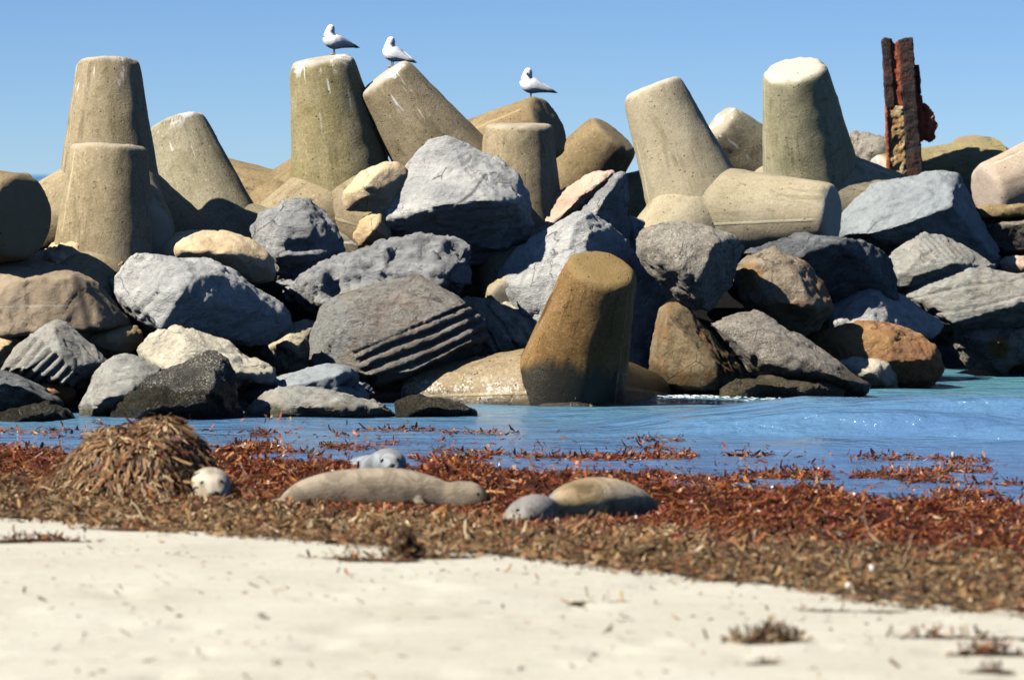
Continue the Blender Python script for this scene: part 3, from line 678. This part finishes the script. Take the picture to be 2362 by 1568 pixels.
def palette(n, wetness):
    a = DRY[rng.integers(0, len(DRY), n)]; b_ = WET[rng.integers(0, len(WET), n)]
    c = np.where((rng.random(n) < wetness)[:, None], b_, a)
    return c*rng.uniform(.6, 1.55, (n, 1))
def bankz(X, Y):
    e = wrackY(X)+.28*fbm(X, Y*0, .35, 41); s = shoreY(X)
    v = (Y-e)/(s-e)
    ridge = .17*np.exp(-((v-.84)/.13)**2)*(.62+.55*fbm(X, Y*.3, .42, 43))
    lft = np.clip((-X-2.05)/.5, 0, 1)      # no high ridge at the far left
    ridge = ridge*(1-.75*lft)
    low = .045*np.clip(v/.15, 0, 1)*np.clip((1.05-v)/.15, 0, 1)
    lumps = (.030*fbm(X, Y, .8, 45)+.038*fbm(X, Y, 2.2, 46, 3)+.020*fbm(X, Y, 5.5, 49, 2))*np.clip(v/.2, 0, 1)*np.clip((1.1-v)/.2, 0, 1)
    lift = 1.
    for sx_, sy_ in ((-.85, 25.4), (.48, 24.4), (-1.95, 25.7)):
        lift = lift*(1-np.exp(-((X-sx_)/.95)**4-((Y-sy_+.9)/1.5)**4))
    gz = groundz(X, Y); inb = np.clip((v+.03)/.06, 0, 1)
    return np.maximum(gz+(low+lumps)*lift+np.maximum(ridge, 0)-.02, gz-.01+.018*inb), v
def scatter(n, vlo, vhi):
    X = rng.uniform(-4.6, 4.4, n); e = wrackY(X)+.28*fbm(X, X*0, .35, 41); s = shoreY(X)
    v = rng.uniform(vlo, vhi, n); Y = e+v*(s-e)
    k = np.abs(X) < Y*.131+.3
    return X[k], Y[k], v[k]
def randdir(n, zamp):
    d = np.stack([rng.normal(0, 1, n), rng.normal(0, .8, n), rng.normal(0, zamp, n)], 1)
    return d/np.linalg.norm(d, axis=1)[:, None]
# solid bed under the loose strips
xs = np.linspace(-5, 5, 260); vs = np.linspace(.03, 1.08, 260)
Xg, Vg = np.meshgrid(xs, vs); Eg = wrackY(Xg)+.28*fbm(Xg, Xg*0, .35, 41); Yg = Eg+Vg*(shoreY(Xg)-Eg)
Zg, _ = bankz(Xg, Yg); Zg = Zg+.012*fbm(Xg, Yg, 6, 47, 3)
BV = np.stack([Xg, Yg, Zg], -1).reshape(-1, 3); ii = np.arange(260*260).reshape(260, 260)
BF = np.stack([ii[:-1, :-1], ii[:-1, 1:], ii[1:, 1:], ii[1:, :-1]], -1).reshape(-1, 4)
vv = Vg.reshape(-1, 1); wm = np.clip((vv-.42)/.25, 0, 1)
BC = np.concatenate([(1-wm)*np.array([[.12,.08,.045]])+wm*np.array([[.07,.02,.012]]), wm*.6], 1)
X, Y, v = scatter(300000, -.02, 1.04)
# ragged seaward and landward edges
keep = rng.random(len(v)) < np.clip((v+.07*fbm(X, Y, 1.1, 71, 3)+.02)/.15, .03, 1)
X, Y, v = X[keep], Y[keep], v[keep]
z, _ = bankz(X, Y); n = len(X)
wetn = np.clip((v-.29+.12*fbm(X, Y, .5, 48))/.28, 0.04, .96)
pos = np.stack([X, Y, z+rng.uniform(-.008, .022, n)], 1)
L_ = np.clip(rng.lognormal(-3.6, .5, n), .010, .09); W_ = np.clip(L_*rng.uniform(.10, .6, n), .005, .022)
V, Fc, C = ribbons(pos, randdir(n, .14), L_, W_, rng.normal(-.25, .6, n), palette(n, wetn), wetn*rng.uniform(.3, 1, n), nseg=2, up=np.array([0, 0, .7]))
X, Y, v = scatter(15000, .0, .97); z, _ = bankz(X, Y); n = len(X)
wetn = np.clip((v-.29+.12*fbm(X, Y, .5, 48))/.28, 0.04, .96)
V2, F2, C2 = ribbons(np.stack([X, Y, z+rng.uniform(-.005, .018, n)], 1), randdir(n, .04), rng.uniform(.08, .26, n), rng.uniform(.006, .016, n), rng.normal(-.08, .12, n), palette(n, wetn), wetn*rng.uniform(.3, 1, n), nseg=5, up=np.array([0, 0, .6]))
me = quad_mesh('bank', np.concatenate([BV, V, V2]), np.concatenate([BF, Fc+len(BV), F2+len(BV)+len(V)]), np.concatenate([BC, C, C2]))
tag(link('seaweed_bank', me, 'seaweed'), 'broad bank of brown and red washed up seaweed between sand and water', 'seaweed', kind='stuff')
# seaweed afloat
n = 130000
X = rng.uniform(-4.6, 5.2, n); u = rng.exponential(2.5, n)*(1+.35*np.clip(X/2, -.3, 1)); Y = shoreY(X)+u-.15
clump = fbm(X*.8, Y, .55, 51, 4)+.35*fbm(X*.5, Y, 2., 52, 3)
k = (np.abs(X) < Y*.13+.2) & (u < 6.5) & (((rng.random(n) < .025) & (u > .2)) | (clump > .06+.085*np.minimum(u, 5)/1.2-.5*np.exp(-u/.8))) & ((X > -2.2) | (rng.random(n) < .12))
X, Y, u = X[k], Y[k], u[k]; n = len(X)
z = wavez(X, Y)+rng.uniform(.0, .022, n)
V, Fc, C = ribbons(np.stack([X, Y, z], 1), randdir(n, .10), rng.uniform(.03, .10, n), rng.uniform(.008, .026, n), rng.normal(-.05, .3, n), palette(n, np.full(n, .93)), rng.uniform(.3, 1, n), up=np.array([0, 0, 1.]))
tag(link('floating_seaweed', quad_mesh('floating', V, Fc, C), 'seaweed'), 'loose red brown seaweed floating on the shallow water', 'seaweed', kind='stuff')
# the heap
HYd = 26.35
hc = P(345, 1145, HYd)
def heap_z(x, y):                                  # local metres from hc
    xx = np.where(x < 0, x/.56, x/.38); yy = y/.55
    r2 = xx**2+yy**2
    return .50*np.exp(-(r2**1.6)*.95)+.09*fbm(x, y, 1.1, 61)*np.exp(-r2*.7)
hx = np.linspace(-1.2, .75, 90); hy = np.linspace(-.9, .9, 70); Hx, Hy = np.meshgrid(hx, hy)
Hz = heap_z(Hx, Hy)-.06
HV = np.stack([Hx, Hy, Hz], -1).reshape(-1, 3); ii = np.arange(90*70).reshape(70, 90)
HF = np.stack([ii[:-1, :-1], ii[:-1, 1:], ii[1:, 1:], ii[1:, :-1]], -1).reshape(-1, 4)
HC = np.tile(np.array([[.06, .04, .025, .2]]), (len(HV), 1))
n = 15000
x = rng.normal(-.10, .36, n); y = rng.normal(-.05, .34, n); zz = heap_z(x, y); ok = zz > .03; x, y, zz = x[ok], y[ok], zz[ok]; n = len(x)
e = .02; gx = (heap_z(x+e, y)-heap_z(x-e, y))/(2*e); gy = (heap_z(x, y+e)-heap_z(x, y-e))/(2*e)
nrm = np.stack([-gx, -gy, np.ones(n)], 1); nrm /= np.linalg.norm(nrm, axis=1)[:, None]
dn = np.stack([-gx, -gy, -(gx**2+gy**2)], 1); dn /= np.linalg.norm(dn, axis=1)[:, None]+1e-6
dn = dn+rng.normal(0, .26, (n, 3)); dn /= np.linalg.norm(dn, axis=1)[:, None]
cols = palette(n, np.full(n, .12))*.92; cols[:, 0] *= 1.02
V, Fc, C = ribbons(np.stack([x, y, zz-.045], 1)+nrm*rng.uniform(.0, .05, (n, 1)), dn, rng.uniform(.05, .17, n), rng.uniform(.008, .026, n), -.12-np.abs(rng.normal(0, .2, n)), cols, rng.uniform(0, .5, n), up=nrm)
me = quad_mesh('heap', np.concatenate([HV, V]), np.concatenate([HF, Fc+len(HV)]), np.concatenate([HC, C]))
tag(link('seaweed_heap', me, 'seaweed', loc=hc), 'tall rounded heap of brown seaweed at the left of the bank', 'seaweed heap')
def clump_at(px, py, r, hgt, n, label, wetn=.1, dark=1., spread=1.6):
    t = None
    Yg_ = 20.0
    for _ in range(30):
        q = P(px, py, Yg_); Yg_ += (q.z-float(groundz(np.array([q.x]), np.array([Yg_]))[0]))*6.
    c = P(px, py, Yg_)
    x = rng.normal(0, r*spread*.5, n); y = rng.normal(0, r*.5, n); z = hgt*np.exp(-(x/r/spread)**2*2-(y/r)**2*2)*rng.uniform(.1, 1, n)
    V, Fc, C = ribbons(np.stack([x, y, z], 1), randdir(n, .15), rng.uniform(.03, .09, n)*r/.12, rng.uniform(.008, .022, n)*r/.12, rng.normal(0, .6, n), palette(n, np.full(n, wetn))*dark, np.full(n, .2), up=np.array([0, 0, 1.]))
    a_ = np.arange(12)/12*2*math.pi; core = [(0, 0, hgt*.35)]; cf = []
    for rr, hh in ((.5, .25), (1., .0)):
        core += [(r*spread*1.25*rr*math.cos(t_), r*1.25*rr*math.sin(t_), hgt*hh-.006) for t_ in a_]
    cf = [(0, 1+j, 1+(j+1) % 12, 0) for j in range(12)]
    qf = [(1+j, 13+j, 13+(j+1) % 12, 1+(j+1) % 12) for j in range(12)]
    core = np.array(core); nv = len(core)
    # fan closed with thin quads so that every face keeps four corners
    core = np.concatenate([core, core[:1]+1e-4]); cf = [(0, 1+j, 1+(j+1) % 12, nv) for j in range(12)]
    V = np.concatenate([core, V]); Fc = np.concatenate([np.array(cf+qf), Fc+len(core)])
    C = np.concatenate([np.tile(np.array([[.10, .065, .035, .1]])*dark, (len(core), 1)), C])
    return tag(link('seaweed_clump', quad_mesh('clump', V, Fc, C), 'seaweed', loc=c), label, 'seaweed clump', 'seaweed clumps lying on the sand')
clump_at(935, 1284, .10, .16, 700, 'dark tuft of seaweed on the sand edge below the large seal', .1, .55, .8)
clump_at(1775, 1480, .12, .075, 260, 'olive clump of dry seaweed alone on the sand, lower right', .0, .9, 1.3)
clump_at(2280, 1508, .09, .045, 150, 'brown clump of seaweed near the right edge of the sand', .5, .9)
clump_at(2285, 1550, .06, .05, 90, 'small seaweed scrap in the lower right corner', .2, .8)
clump_at(1000, 1285, .10, .05, 110, 'flat pale seaweed scrap right of the dark tuft', .0, 1.1, 2.2)
clump_at(800, 1288, .10, .03, 90, 'thin line of orange seaweed on the sand left of the dark tuft', .3, 1.2, 3.2)
clump_at(75, 1248, .10, .05, 130, 'dark red strip of seaweed on the sand at the left edge', .8, .7, 2.8)
clump_at(280, 1222, .10, .04, 90, 'orange brown strip of seaweed on the sand under the heap', .35, 1.15, 4.0)
clump_at(2150, 1470, .10, .025, 60, 'thin reddish strands on the sand left of the brown clump', .7, .9, 3.5)
clump_at(1765, 1530, .05, .03, 30, 'small dark strand on the sand below the olive clump', .1, .5, 1.8)
clump_at(1880, 1408, .08, .015, 40, 'thin dark line of seaweed on the sand under the bank', .1, .5, 4.5)
clump_at(1330, 1388, .06, .012, 22, 'faint reddish strand on the open sand in the middle', .8, 1.0, 4.0)

# ------------------------------------------------------------------ foam at the rocks
m, nt, b = newmat('sea_foam'); b.inputs['Base Color'].default_value = (.62,.68,.70,1); b.inputs['Roughness'].default_value = .8; MATS['sea_foam'] = m
def foam(px0, px1, py, label, n=90):
    Yf = CAMZ*F/(py-HY); V = []; Fc = []
    for i in range(n):
        x = random.uniform(px0, px1); q = P(x, py, Yf); r = random.uniform(.005, .016)
        bx, by = q.x, Yf+random.gauss(0, .3); bz = random.uniform(0, .02)+float(wavez(np.array([bx]), np.array([by]))[0]); s = len(V)
        V.append((bx, by, bz+r*.35))
        for lev, (rr, hh) in enumerate(((.6, .25), (1, .0))):
            for j in range(7):
                a = j/7*6.283; k_ = random.uniform(.8, 1.2); V.append((bx+r*1.5*rr*k_*math.cos(a), by+r*rr*k_*math.sin(a), bz+r*hh))
        for j in range(7):
            k_ = (j+1) % 7; Fc.append((s, s+1+j, s+1+k_)); Fc.append((s+1+j, s+8+j, s+8+k_, s+1+k_))
    tag(link('sea_foam', mesh_from('foam', V, Fc), 'sea_foam'), label, 'foam', kind='stuff')
foam(1500, 1660, 917, 'white foam at the foot of the pointed brown boulder', 260)
foam(1660, 1990, 922, 'white foam at the foot of the slanting barnacled boulder', 240)

# ------------------------------------------------------------------ seals
m, nt, b = newmat('seal_fur'); g = G(nt)
at = g.n('ShaderNodeAttribute', attribute_name='col')
n1 = g.noise(g.vec((1,1,1)), 7, 6, .62, .8); n2 = g.noise(g.vec((.35, 1, 1)), 95, 4, .75)
c = g.mix(g.step(n1, .45, .57, 0, .62), at.outputs['Color'], g.mix(1.0, at.outputs['Color'], (.50,.47,.44), 'MULTIPLY'))
c = g.mix(g.step(n2, .5, .7, 0, .22), c, g.mix(1.0, at.outputs['Color'], (1.35,1.35,1.35), 'MULTIPLY'))
g.put(b.inputs['Base Color'], c); b.inputs['Roughness'].default_value = .7
b.inputs['Specular IOR Level'].default_value = .2
g.put(b.inputs['Normal'], g.bump(g.math('ADD', n2, g.math('MULTIPLY', n1, 1.5)), .6, .016)); MATS['seal_fur'] = m
m, nt, b = newmat('seal_eye'); b.inputs['Base Color'].default_value = (.006,.005,.005,1); b.inputs['Roughness'].default_value = .12; MATS['seal_eye'] = m
m, nt, b = newmat('seal_nose'); b.inputs['Base Color'].default_value = (.02,.016,.015,1); b.inputs['Roughness'].default_value = .4; MATS['seal_nose'] = m
def loft(pts, nseg=20, sq=1.):
    """pts: list of (Vector centre, half width, half height); returns verts, faces of a closed tube along the centres"""
    V = []; Fc = []; n = len(pts)
    # resample with Catmull-Rom
    P_ = []
    for i in range(n-1):
        a = pts[max(i-1, 0)]; b_ = pts[i]; c_ = pts[i+1]; d_ = pts[min(i+2, n-1)]
        for k in range(5):
            t = k/5
            def cr(p0, p1, p2, p3): return .5*((2*p1)+(p2-p0)*t+(2*p0-5*p1+4*p2-p3)*t*t+(3*p1-p0-3*p2+p3)*t**3)
            P_.append((cr(a[0], b_[0], c_[0], d_[0]), max(.002, cr(a[1], b_[1], c_[1], d_[1])), max(.002, cr(a[2], b_[2], c_[2], d_[2]))))
    P_.append(pts[-1]); n = len(P_)
    for i, (c_, rw, rh) in enumerate(P_):
        t = (P_[min(i+1, n-1)][0]-P_[max(i-1, 0)][0]).normalized()
        s = t.cross(Vector((0, 0, 1)))
        if s.length < .05: s = Vector((1, 0, 0))
        s.normalize(); u = s.cross(t)
        for j in range(nseg):
            a = 2*math.pi*j/nseg; ca, sa = math.cos(a), math.sin(a)
            if sq != 1. and sa < 0: ca = math.copysign(abs(ca)**sq, ca)
            V.append(c_+s*(rw*ca)+u*(rh*sa))
    for i in range(n-1):
        for j in range(nseg):
            k = (j+1) % nseg; Fc.append((i*nseg+j, i*nseg+k, (i+1)*nseg+k, (i+1)*nseg+j))
    Fc.append(tuple(range(nseg))[::-1]); Fc.append(tuple((n-1)*nseg+j for j in range(nseg)))
    return V, Fc
def fuse(lofts, vox, smooth=3):
    V = []; Fc = []
    for v_, f_ in lofts:
        o = len(V); V += v_; Fc += [tuple(i+o for i in f) for f in f_]
    me = mesh_from('body', V, Fc); bm = bmesh.new(); bm.from_mesh(me); bmesh.ops.recalc_face_normals(bm, faces=bm.faces); bm.to_mesh(me); bm.free()
    return remeshed(me, vox, smooth)
def ball(name, c, r, mat, parent, sq=(1, 1, 1)):
    bm = bmesh.new(); bmesh.ops.create_uvsphere(bm, u_segments=16, v_segments=10, radius=r)
    for v_ in bm.verts: v_.co = Vector((v_.co.x*sq[0], v_.co.y*sq[1], v_.co.z*sq[2]))
    me = bpy.data.meshes.new(name); bm.to_mesh(me); bm.free(); me.polygons.foreach_set('use_smooth', np.ones(len(me.polygons), bool))
    return link(name, me, mat, parent, c-parent.location)
def seal(Y, spine, flippers, colf, label, eyes=(), nose=None, eyer=.011, pads=()):
    """spine entries: (x, y, dY, r_px, [width factor])"""
    base = P(spine[len(spine)//2][0], spine[len(spine)//2][1]+40, Y)
    def pt(s): return P(s[0], s[1], Y+s[2])-base
    k = F/Y
    body = [(pt(s), s[3]/k*(s[4] if len(s) > 4 else 1.12), s[3]/k) for s in spine]
    lo = [loft(body, 28, .45)]
    for fl in flippers: lo.append(loft([(pt(s), s[3]/k, s[4]/k) for s in fl], 12))
    for q in pads: lo.append(loft([(pt((q[0], q[1], q[2]+.03)), q[3]/k*.5, q[3]/k*.4), (pt((q[0], q[1], q[2]+.01)), q[3]/k, q[3]/k*.85), (pt((q[0], q[1], q[2]-.012)), q[3]/k*.8, q[3]/k*.7), (pt((q[0], q[1], q[2]-.025)), q[3]/k*.35, q[3]/k*.3)], 12))
    me = fuse(lo, .009, 2 if pads else 4)
    co = getco(me); W = co+np.array(base)
    sx = HX+W[:, 0]/W[:, 1]*F; sy = HY-(W[:, 2]-CAMZ)/W[:, 1]*F
    C = np.ones((len(co), 4)); C[:, :3] = colf(sx, sy, getno(me))
    color_attr(me, 'col', C)
    o = link('seal', me, 'seal_fur', loc=base)
    tag(o, label, 'seal', 'seals resting in the seaweed')
    from mathutils.bvhtree import BVHTree
    tree = BVHTree.FromPolygons([tuple(q) for q in W], [tuple(p.vertices) for p in me.polygons])
    def on_skin(e, r):
        o0 = Vector((0, 0, CAMZ)); dv = (P(e[0], e[1], Y)-o0).normalized(); hit = tree.ray_cast(o0, dv)[0]
        return (hit+dv*r*.45) if hit is not None else P(e[0], e[1], Y+e[2])
    for e in eyes: ball('eye', on_skin(e, eyer), eyer, 'seal_eye', o, (1, .8, 1))
    if nose: ball('nose', on_skin(nose, nose[3]), nose[3] if len(nose) > 3 else .016, 'seal_nose', o, (1.25, .8, .75))
    return o
def mixc(a, b_, t): return np.array(a)[None]*(1-t[:, None])+np.array(b_)[None]*t[:, None]
ss = lambda x, a, b_: np.clip((x-a)/(b_-a), 0, 1)
# large seal lying on its side, head to the right
def c2(sx, sy, no):
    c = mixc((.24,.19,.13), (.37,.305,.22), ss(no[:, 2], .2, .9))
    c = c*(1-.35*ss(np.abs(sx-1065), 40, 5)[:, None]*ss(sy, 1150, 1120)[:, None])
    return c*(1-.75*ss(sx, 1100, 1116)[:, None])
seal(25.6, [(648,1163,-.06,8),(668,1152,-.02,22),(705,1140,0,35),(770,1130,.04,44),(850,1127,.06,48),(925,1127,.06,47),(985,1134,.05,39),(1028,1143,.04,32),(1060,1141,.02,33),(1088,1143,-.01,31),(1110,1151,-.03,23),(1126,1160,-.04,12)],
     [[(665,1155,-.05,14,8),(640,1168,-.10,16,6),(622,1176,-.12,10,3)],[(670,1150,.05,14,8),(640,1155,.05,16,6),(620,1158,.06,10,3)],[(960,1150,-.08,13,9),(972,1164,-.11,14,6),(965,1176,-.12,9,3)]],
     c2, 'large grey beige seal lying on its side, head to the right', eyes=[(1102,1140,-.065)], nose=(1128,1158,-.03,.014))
# curled seal
def c4(sx, sy, no):
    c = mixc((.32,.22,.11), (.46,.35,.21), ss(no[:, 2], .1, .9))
    def blob(c, x, y, rx, ry, colr, k=1.):
        w_ = (k*np.exp(-(((sx-x)/rx)**2+((sy-y)/ry)**2)))[:, None]; return c*(1-w_)+np.array([colr])*w_
    c = blob(c, 1362, 1168, 38, 26, (.70,.50,.24)); c = blob(c, 1440, 1132, 50, 26, (.66,.55,.40)); c = blob(c, 1345, 1120, 40, 20, (.20,.13,.065), .9); c = blob(c, 1485, 1192, 46, 26, (.10,.095,.09))
    c = blob(c, 1415, 1178, 12, 40, (.17,.13,.085), .8)
    hd = ss(sx, 1290, 1265); hc_ = mixc((.44,.40,.33), (.27,.255,.235), ss(sy, 1195, 1160)); c = c*(1-hd[:, None])+hc_*hd[:, None]
    return c
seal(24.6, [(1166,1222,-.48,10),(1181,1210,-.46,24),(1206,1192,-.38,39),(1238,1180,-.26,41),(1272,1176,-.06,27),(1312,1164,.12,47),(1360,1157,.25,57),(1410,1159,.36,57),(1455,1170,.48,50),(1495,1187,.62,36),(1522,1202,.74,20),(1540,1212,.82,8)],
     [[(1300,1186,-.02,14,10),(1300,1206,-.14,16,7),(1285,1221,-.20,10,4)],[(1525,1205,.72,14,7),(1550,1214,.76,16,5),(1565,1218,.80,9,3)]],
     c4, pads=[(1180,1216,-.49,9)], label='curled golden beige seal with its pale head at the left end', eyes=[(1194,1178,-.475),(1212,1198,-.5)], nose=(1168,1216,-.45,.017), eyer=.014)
# white faced seal by the heap
def c1(sx, sy, no):
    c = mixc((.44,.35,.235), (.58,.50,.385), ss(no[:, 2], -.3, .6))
    c = c*(1-.45*np.exp(-(((sx-492)/12)**2+((sy-1128)/18)**2))[:, None])
    for ex, ey in ((467, 1113), (510, 1111)): c = c*(1-.55*np.exp(-(((sx-ex)/9)**2+((sy-ey-3)/8)**2))[:, None])
    c = c*(1-.7*(np.exp(-((sy-1150)/3.5)**2)*(np.abs(sx-494) < 18)))[:, None]
    return c*(1-.5*np.exp(-(((sx-485)/14)**2+((sy-1086)/10)**2))[:, None])
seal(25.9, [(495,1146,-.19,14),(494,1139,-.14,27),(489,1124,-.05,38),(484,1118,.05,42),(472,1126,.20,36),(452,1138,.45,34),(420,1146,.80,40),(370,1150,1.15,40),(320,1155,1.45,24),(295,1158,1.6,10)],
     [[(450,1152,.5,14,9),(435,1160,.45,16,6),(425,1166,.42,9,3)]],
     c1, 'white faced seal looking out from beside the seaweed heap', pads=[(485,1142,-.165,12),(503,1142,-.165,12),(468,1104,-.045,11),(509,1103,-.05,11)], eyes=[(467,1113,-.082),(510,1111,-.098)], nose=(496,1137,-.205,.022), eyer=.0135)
# grey pup looking over the large seal
def c3(sx, sy, no):
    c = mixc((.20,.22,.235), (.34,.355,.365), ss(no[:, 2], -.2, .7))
    c = c*(1-.5*np.exp(-(((sx-917)/10)**2+((sy-1062)/9)**2))[:, None])
    return c
seal(27.6, [(904,1080,-.18,11),(903,1075,-.13,22),(899,1071,-.05,34),(894,1070,.05,37),(885,1078,.22,40),(868,1092,.45,46),(840,1100,.8,50),(800,1105,1.1,38),(770,1112,1.35,14)],
     [[(850,1105,.35,14,9),(835,1118,.30,16,6),(825,1124,.28,9,3)]],
     c3, pads=[(896,1078,-.165,11),(912,1078,-.165,11)], label='small blue grey seal head looking over the back of the large seal', eyes=[(882,1063,-.075),(917,1062,-.083)], nose=(904,1073,-.20,.02), eyer=.016)

# ------------------------------------------------------------------ gulls
m, nt, b = newmat('feathers'); g = G(nt)
at = g.n('ShaderNodeAttribute', attribute_name='col'); n1 = g.noise(g.vec((1,1,1)), 60, 4, .6)
c = g.mix(g.step(n1, .4, .7, 0, .2), at.outputs['Color'], g.mix(1., at.outputs['Color'], (.75,.75,.77), 'MULTIPLY'))
g.put(b.inputs['Base Color'], c); b.inputs['Roughness'].default_value = .75; b.inputs['Specular IOR Level'].default_value = .2
g.put(b.inputs['Normal'], g.bump(n1, .25, .01)); MATS['feathers'] = m
for nm, cc in (('gull_beak', (.42,.30,.08,1)), ('gull_leg', (.30,.24,.14,1)), ('gull_eye', (.01,.01,.01,1))):
    m, nt, b = newmat(nm); b.inputs['Base Color'].default_value = cc; b.inputs['Roughness'].default_value = .5; MATS[nm] = m
def tube(name, pts, radii, mat, parent, nseg=8):
    V, Fc = loft([(Vector(p), r, r) for p, r in zip(pts, radii)], nseg)
    return link(name, mesh_from(name, V, Fc), mat, parent)
def gull(px, py, Y, label, yaw=0, headturn=0., pitch=0., beakdir=(-.5,-.8,-.25), s=1.):
    base = P(px, py, Y)
    root = empty('gull', base)
    hd = Vector((-.030, -.01+headturn, .262))
    sp = [(hd+Vector((-.004, 0, .036)), .012, .012), (hd+Vector((-.002, 0, .022)), .032, .030), (hd, .041, .040), (Vector((-.038, 0, .215)), .052, .050), (Vector((-.038, 0, .168)), .074, .074), (Vector((-.006, 0, .140)), .088, .082),
          (Vector((.045, 0, .128)), .082, .074), (Vector((.105, 0, .112)), .062, .048), (Vector((.165, 0, .094)), .042, .026), (Vector((.205, 0, .082)), .030, .012), (Vector((.245, 0, .070)), .018, .005)]
    lo = [loft(sp, 20)]
    for sg in (-1, 1):                              # folded wings lying along the flanks, tips crossing over the tail
        lo.append(loft([(Vector((-.005, .058*sg, .165)), .008, .020), (Vector((.04, .070*sg, .150)), .016, .040), (Vector((.10, .060*sg, .128)), .015, .038), (Vector((.17, .040*sg, .104)), .012, .024), (Vector((.225, .018*sg, .086)), .008, .012), (Vector((.268, .004*sg, .070)), .004, .005)], 14))
    me = fuse(lo, .0065, 2)
    co = getco(me); no = getno(me)
    C = np.ones((len(co), 4)); C[:, :3] = (.86, .85, .83)
    spz = np.interp(co[:, 0], [-.04, 0, .05, .1, .17, .3], [.23, .172, .150, .128, .098, .066])
    wing = ss(co[:, 0], -.005, .03)*ss(co[:, 2]-spz+.30*np.maximum(np.abs(co[:, 1])-.035, 0), -.030, -.012)
    C[:, :3] = C[:, :3]*(1-wing[:, None])+np.array([[.56, .58, .61]])*wing[:, None]
    tip = ss(co[:, 0], .18, .225); C[:, :3] = C[:, :3]*(1-tip[:, None])+np.array([[.035, .035, .04]])*tip[:, None]
    color_attr(me, 'col', C)
    o = link('body', me, 'feathers', root)
    bd = Vector(beakdir).normalized(); p0 = hd+bd*.034
    tube('beak', [p0, p0+bd*.018, p0+bd*.034+Vector((0, 0, -.005))], [.010, .0075, .002], 'gull_beak', root)
    sd = bd.cross(Vector((0, 0, 1))).normalized()
    for sg in (-1, 1):
        bm = bmesh.new(); bmesh.ops.create_uvsphere(bm, u_segments=10, v_segments=6, radius=.0055)
        me = bpy.data.meshes.new('eye'); bm.to_mesh(me); bm.free(); link('eye', me, 'gull_eye', root, hd+bd*.022+sd*(.031*sg)+Vector((0, 0, .010)))
        y = .022*sg
        tube('leg', [(.012, y, .085), (.006, y, .040), (.010, y, .004)], [.009, .0055, .005], 'gull_leg', root)
        tube('foot', [(.018, y, .004), (-.012, y, .004), (-.034, y+.008*sg, .003)], [.006, .013, .003], 'gull_leg', root)
    root.scale = (s, s, s); root.rotation_euler = (0, pitch, yaw)
    tag(root, label, 'gull', 'gulls on the tetrapods')
    return root
bpy.context.view_layer.update()
def perch(px, py, Y0, label, **k):
    dg = bpy.context.evaluated_depsgraph_get(); best = None
    for dy in np.arange(-.5, .51, .05):             # find the spot of the tip that shows where the bird stands
        q = P(px, py, Y0+dy); ok, loc, *_ = SC.ray_cast(dg, Vector((q.x, q.y, q.z+1.5)), Vector((0, 0, -1)), distance=3.)
        if ok and (best is None or abs(loc.z-q.z) < best[0]): best = (abs(loc.z-q.z), q, loc)
    _, q, loc = best
    g_ = gull(px, py, Y0, label, **k); g_.location = loc+Vector((0, 0, .001)); return g_
perch(769, 124, 42.6, 'leftmost gull, perched on the upright tetrapod streaked with droppings', yaw=.25, beakdir=(.3,.9,-.1), s=1.06)
perch(902, 142, 42.7, 'middle gull, perched on the tetrapod that leans left', yaw=-.35, beakdir=(-.4,.85,-.2), s=1.06, pitch=.12)
perch(1222, 231, 43.9, 'rightmost gull, perched lowest on the brown tetrapod leg', yaw=-.15, beakdir=(-.1,-.85,-.35), s=1.12, pitch=.05)

# ------------------------------------------------------------------ pale pebbles in the wrack
m, nt, b = newmat('pebble'); b.inputs['Base Color'].default_value = (.70,.64,.54,1); b.inputs['Roughness'].default_value = .7; MATS['pebble'] = m
for px, py, r, lb in ((2008, 1312, .020, 'white stone lying in the seaweed at the right'), (1955, 1350, .014, 'small pale stone at the sand edge below the white one')):
    q = P(px, py, 20.5); bm = bmesh.new(); bmesh.ops.create_icosphere(bm, subdivisions=3, radius=r)
    for v_ in bm.verts: v_.co = v_.co*(1+.25*noise.noise(v_.co*30)); v_.co.z *= 1.2
    me = bpy.data.meshes.new('pebble'); bm.to_mesh(me); bm.free(); me.polygons.foreach_set('use_smooth', np.ones(len(me.polygons), bool))
    X0 = np.array([q.x]); Y0 = 20.
    for _ in range(40):
        q = P(px, py, Y0); zb = float(bankz(np.array([q.x]), np.array([Y0]))[0][0])+.03; Y0 += (q.z-zb)*5
    tag(link('pebble', me, 'pebble', loc=q), lb, 'pebble')

# ------------------------------------------------------------------ shell bits, twigs and scraps strewn over the sand
n = 1500
Yd = rng.uniform(13.6, 22.5, n); Xd = rng.uniform(-1, 1, n)*Yd*.128; kk = Yd < wrackY(Xd)-.1; Xd, Yd = Xd[kk], Yd[kk]; n = len(Xd)
near = np.exp(-(wrackY(Xd)-Yd)/1.6); kk = rng.random(n) < .25+.75*near; Xd, Yd = Xd[kk], Yd[kk]; n = len(Xd)
cols = palette(n, np.full(n, .15)); pale = rng.random(n) < .3; cols[pale] = (.62, .56, .46)
V, Fc, C = ribbons(np.stack([Xd, Yd, groundz(Xd, Yd)+.004], 1), randdir(n, .06), rng.uniform(.01, .07, n), rng.uniform(.005, .016, n), rng.normal(.05, .25, n), cols, np.zeros(n), nseg=2, up=np.array([0, 0, 1.]))
tag(link('beach_debris', quad_mesh('debris', V, Fc, C), 'seaweed'), 'tiny scraps of weed and shell strewn over the sand', 'debris', kind='stuff')
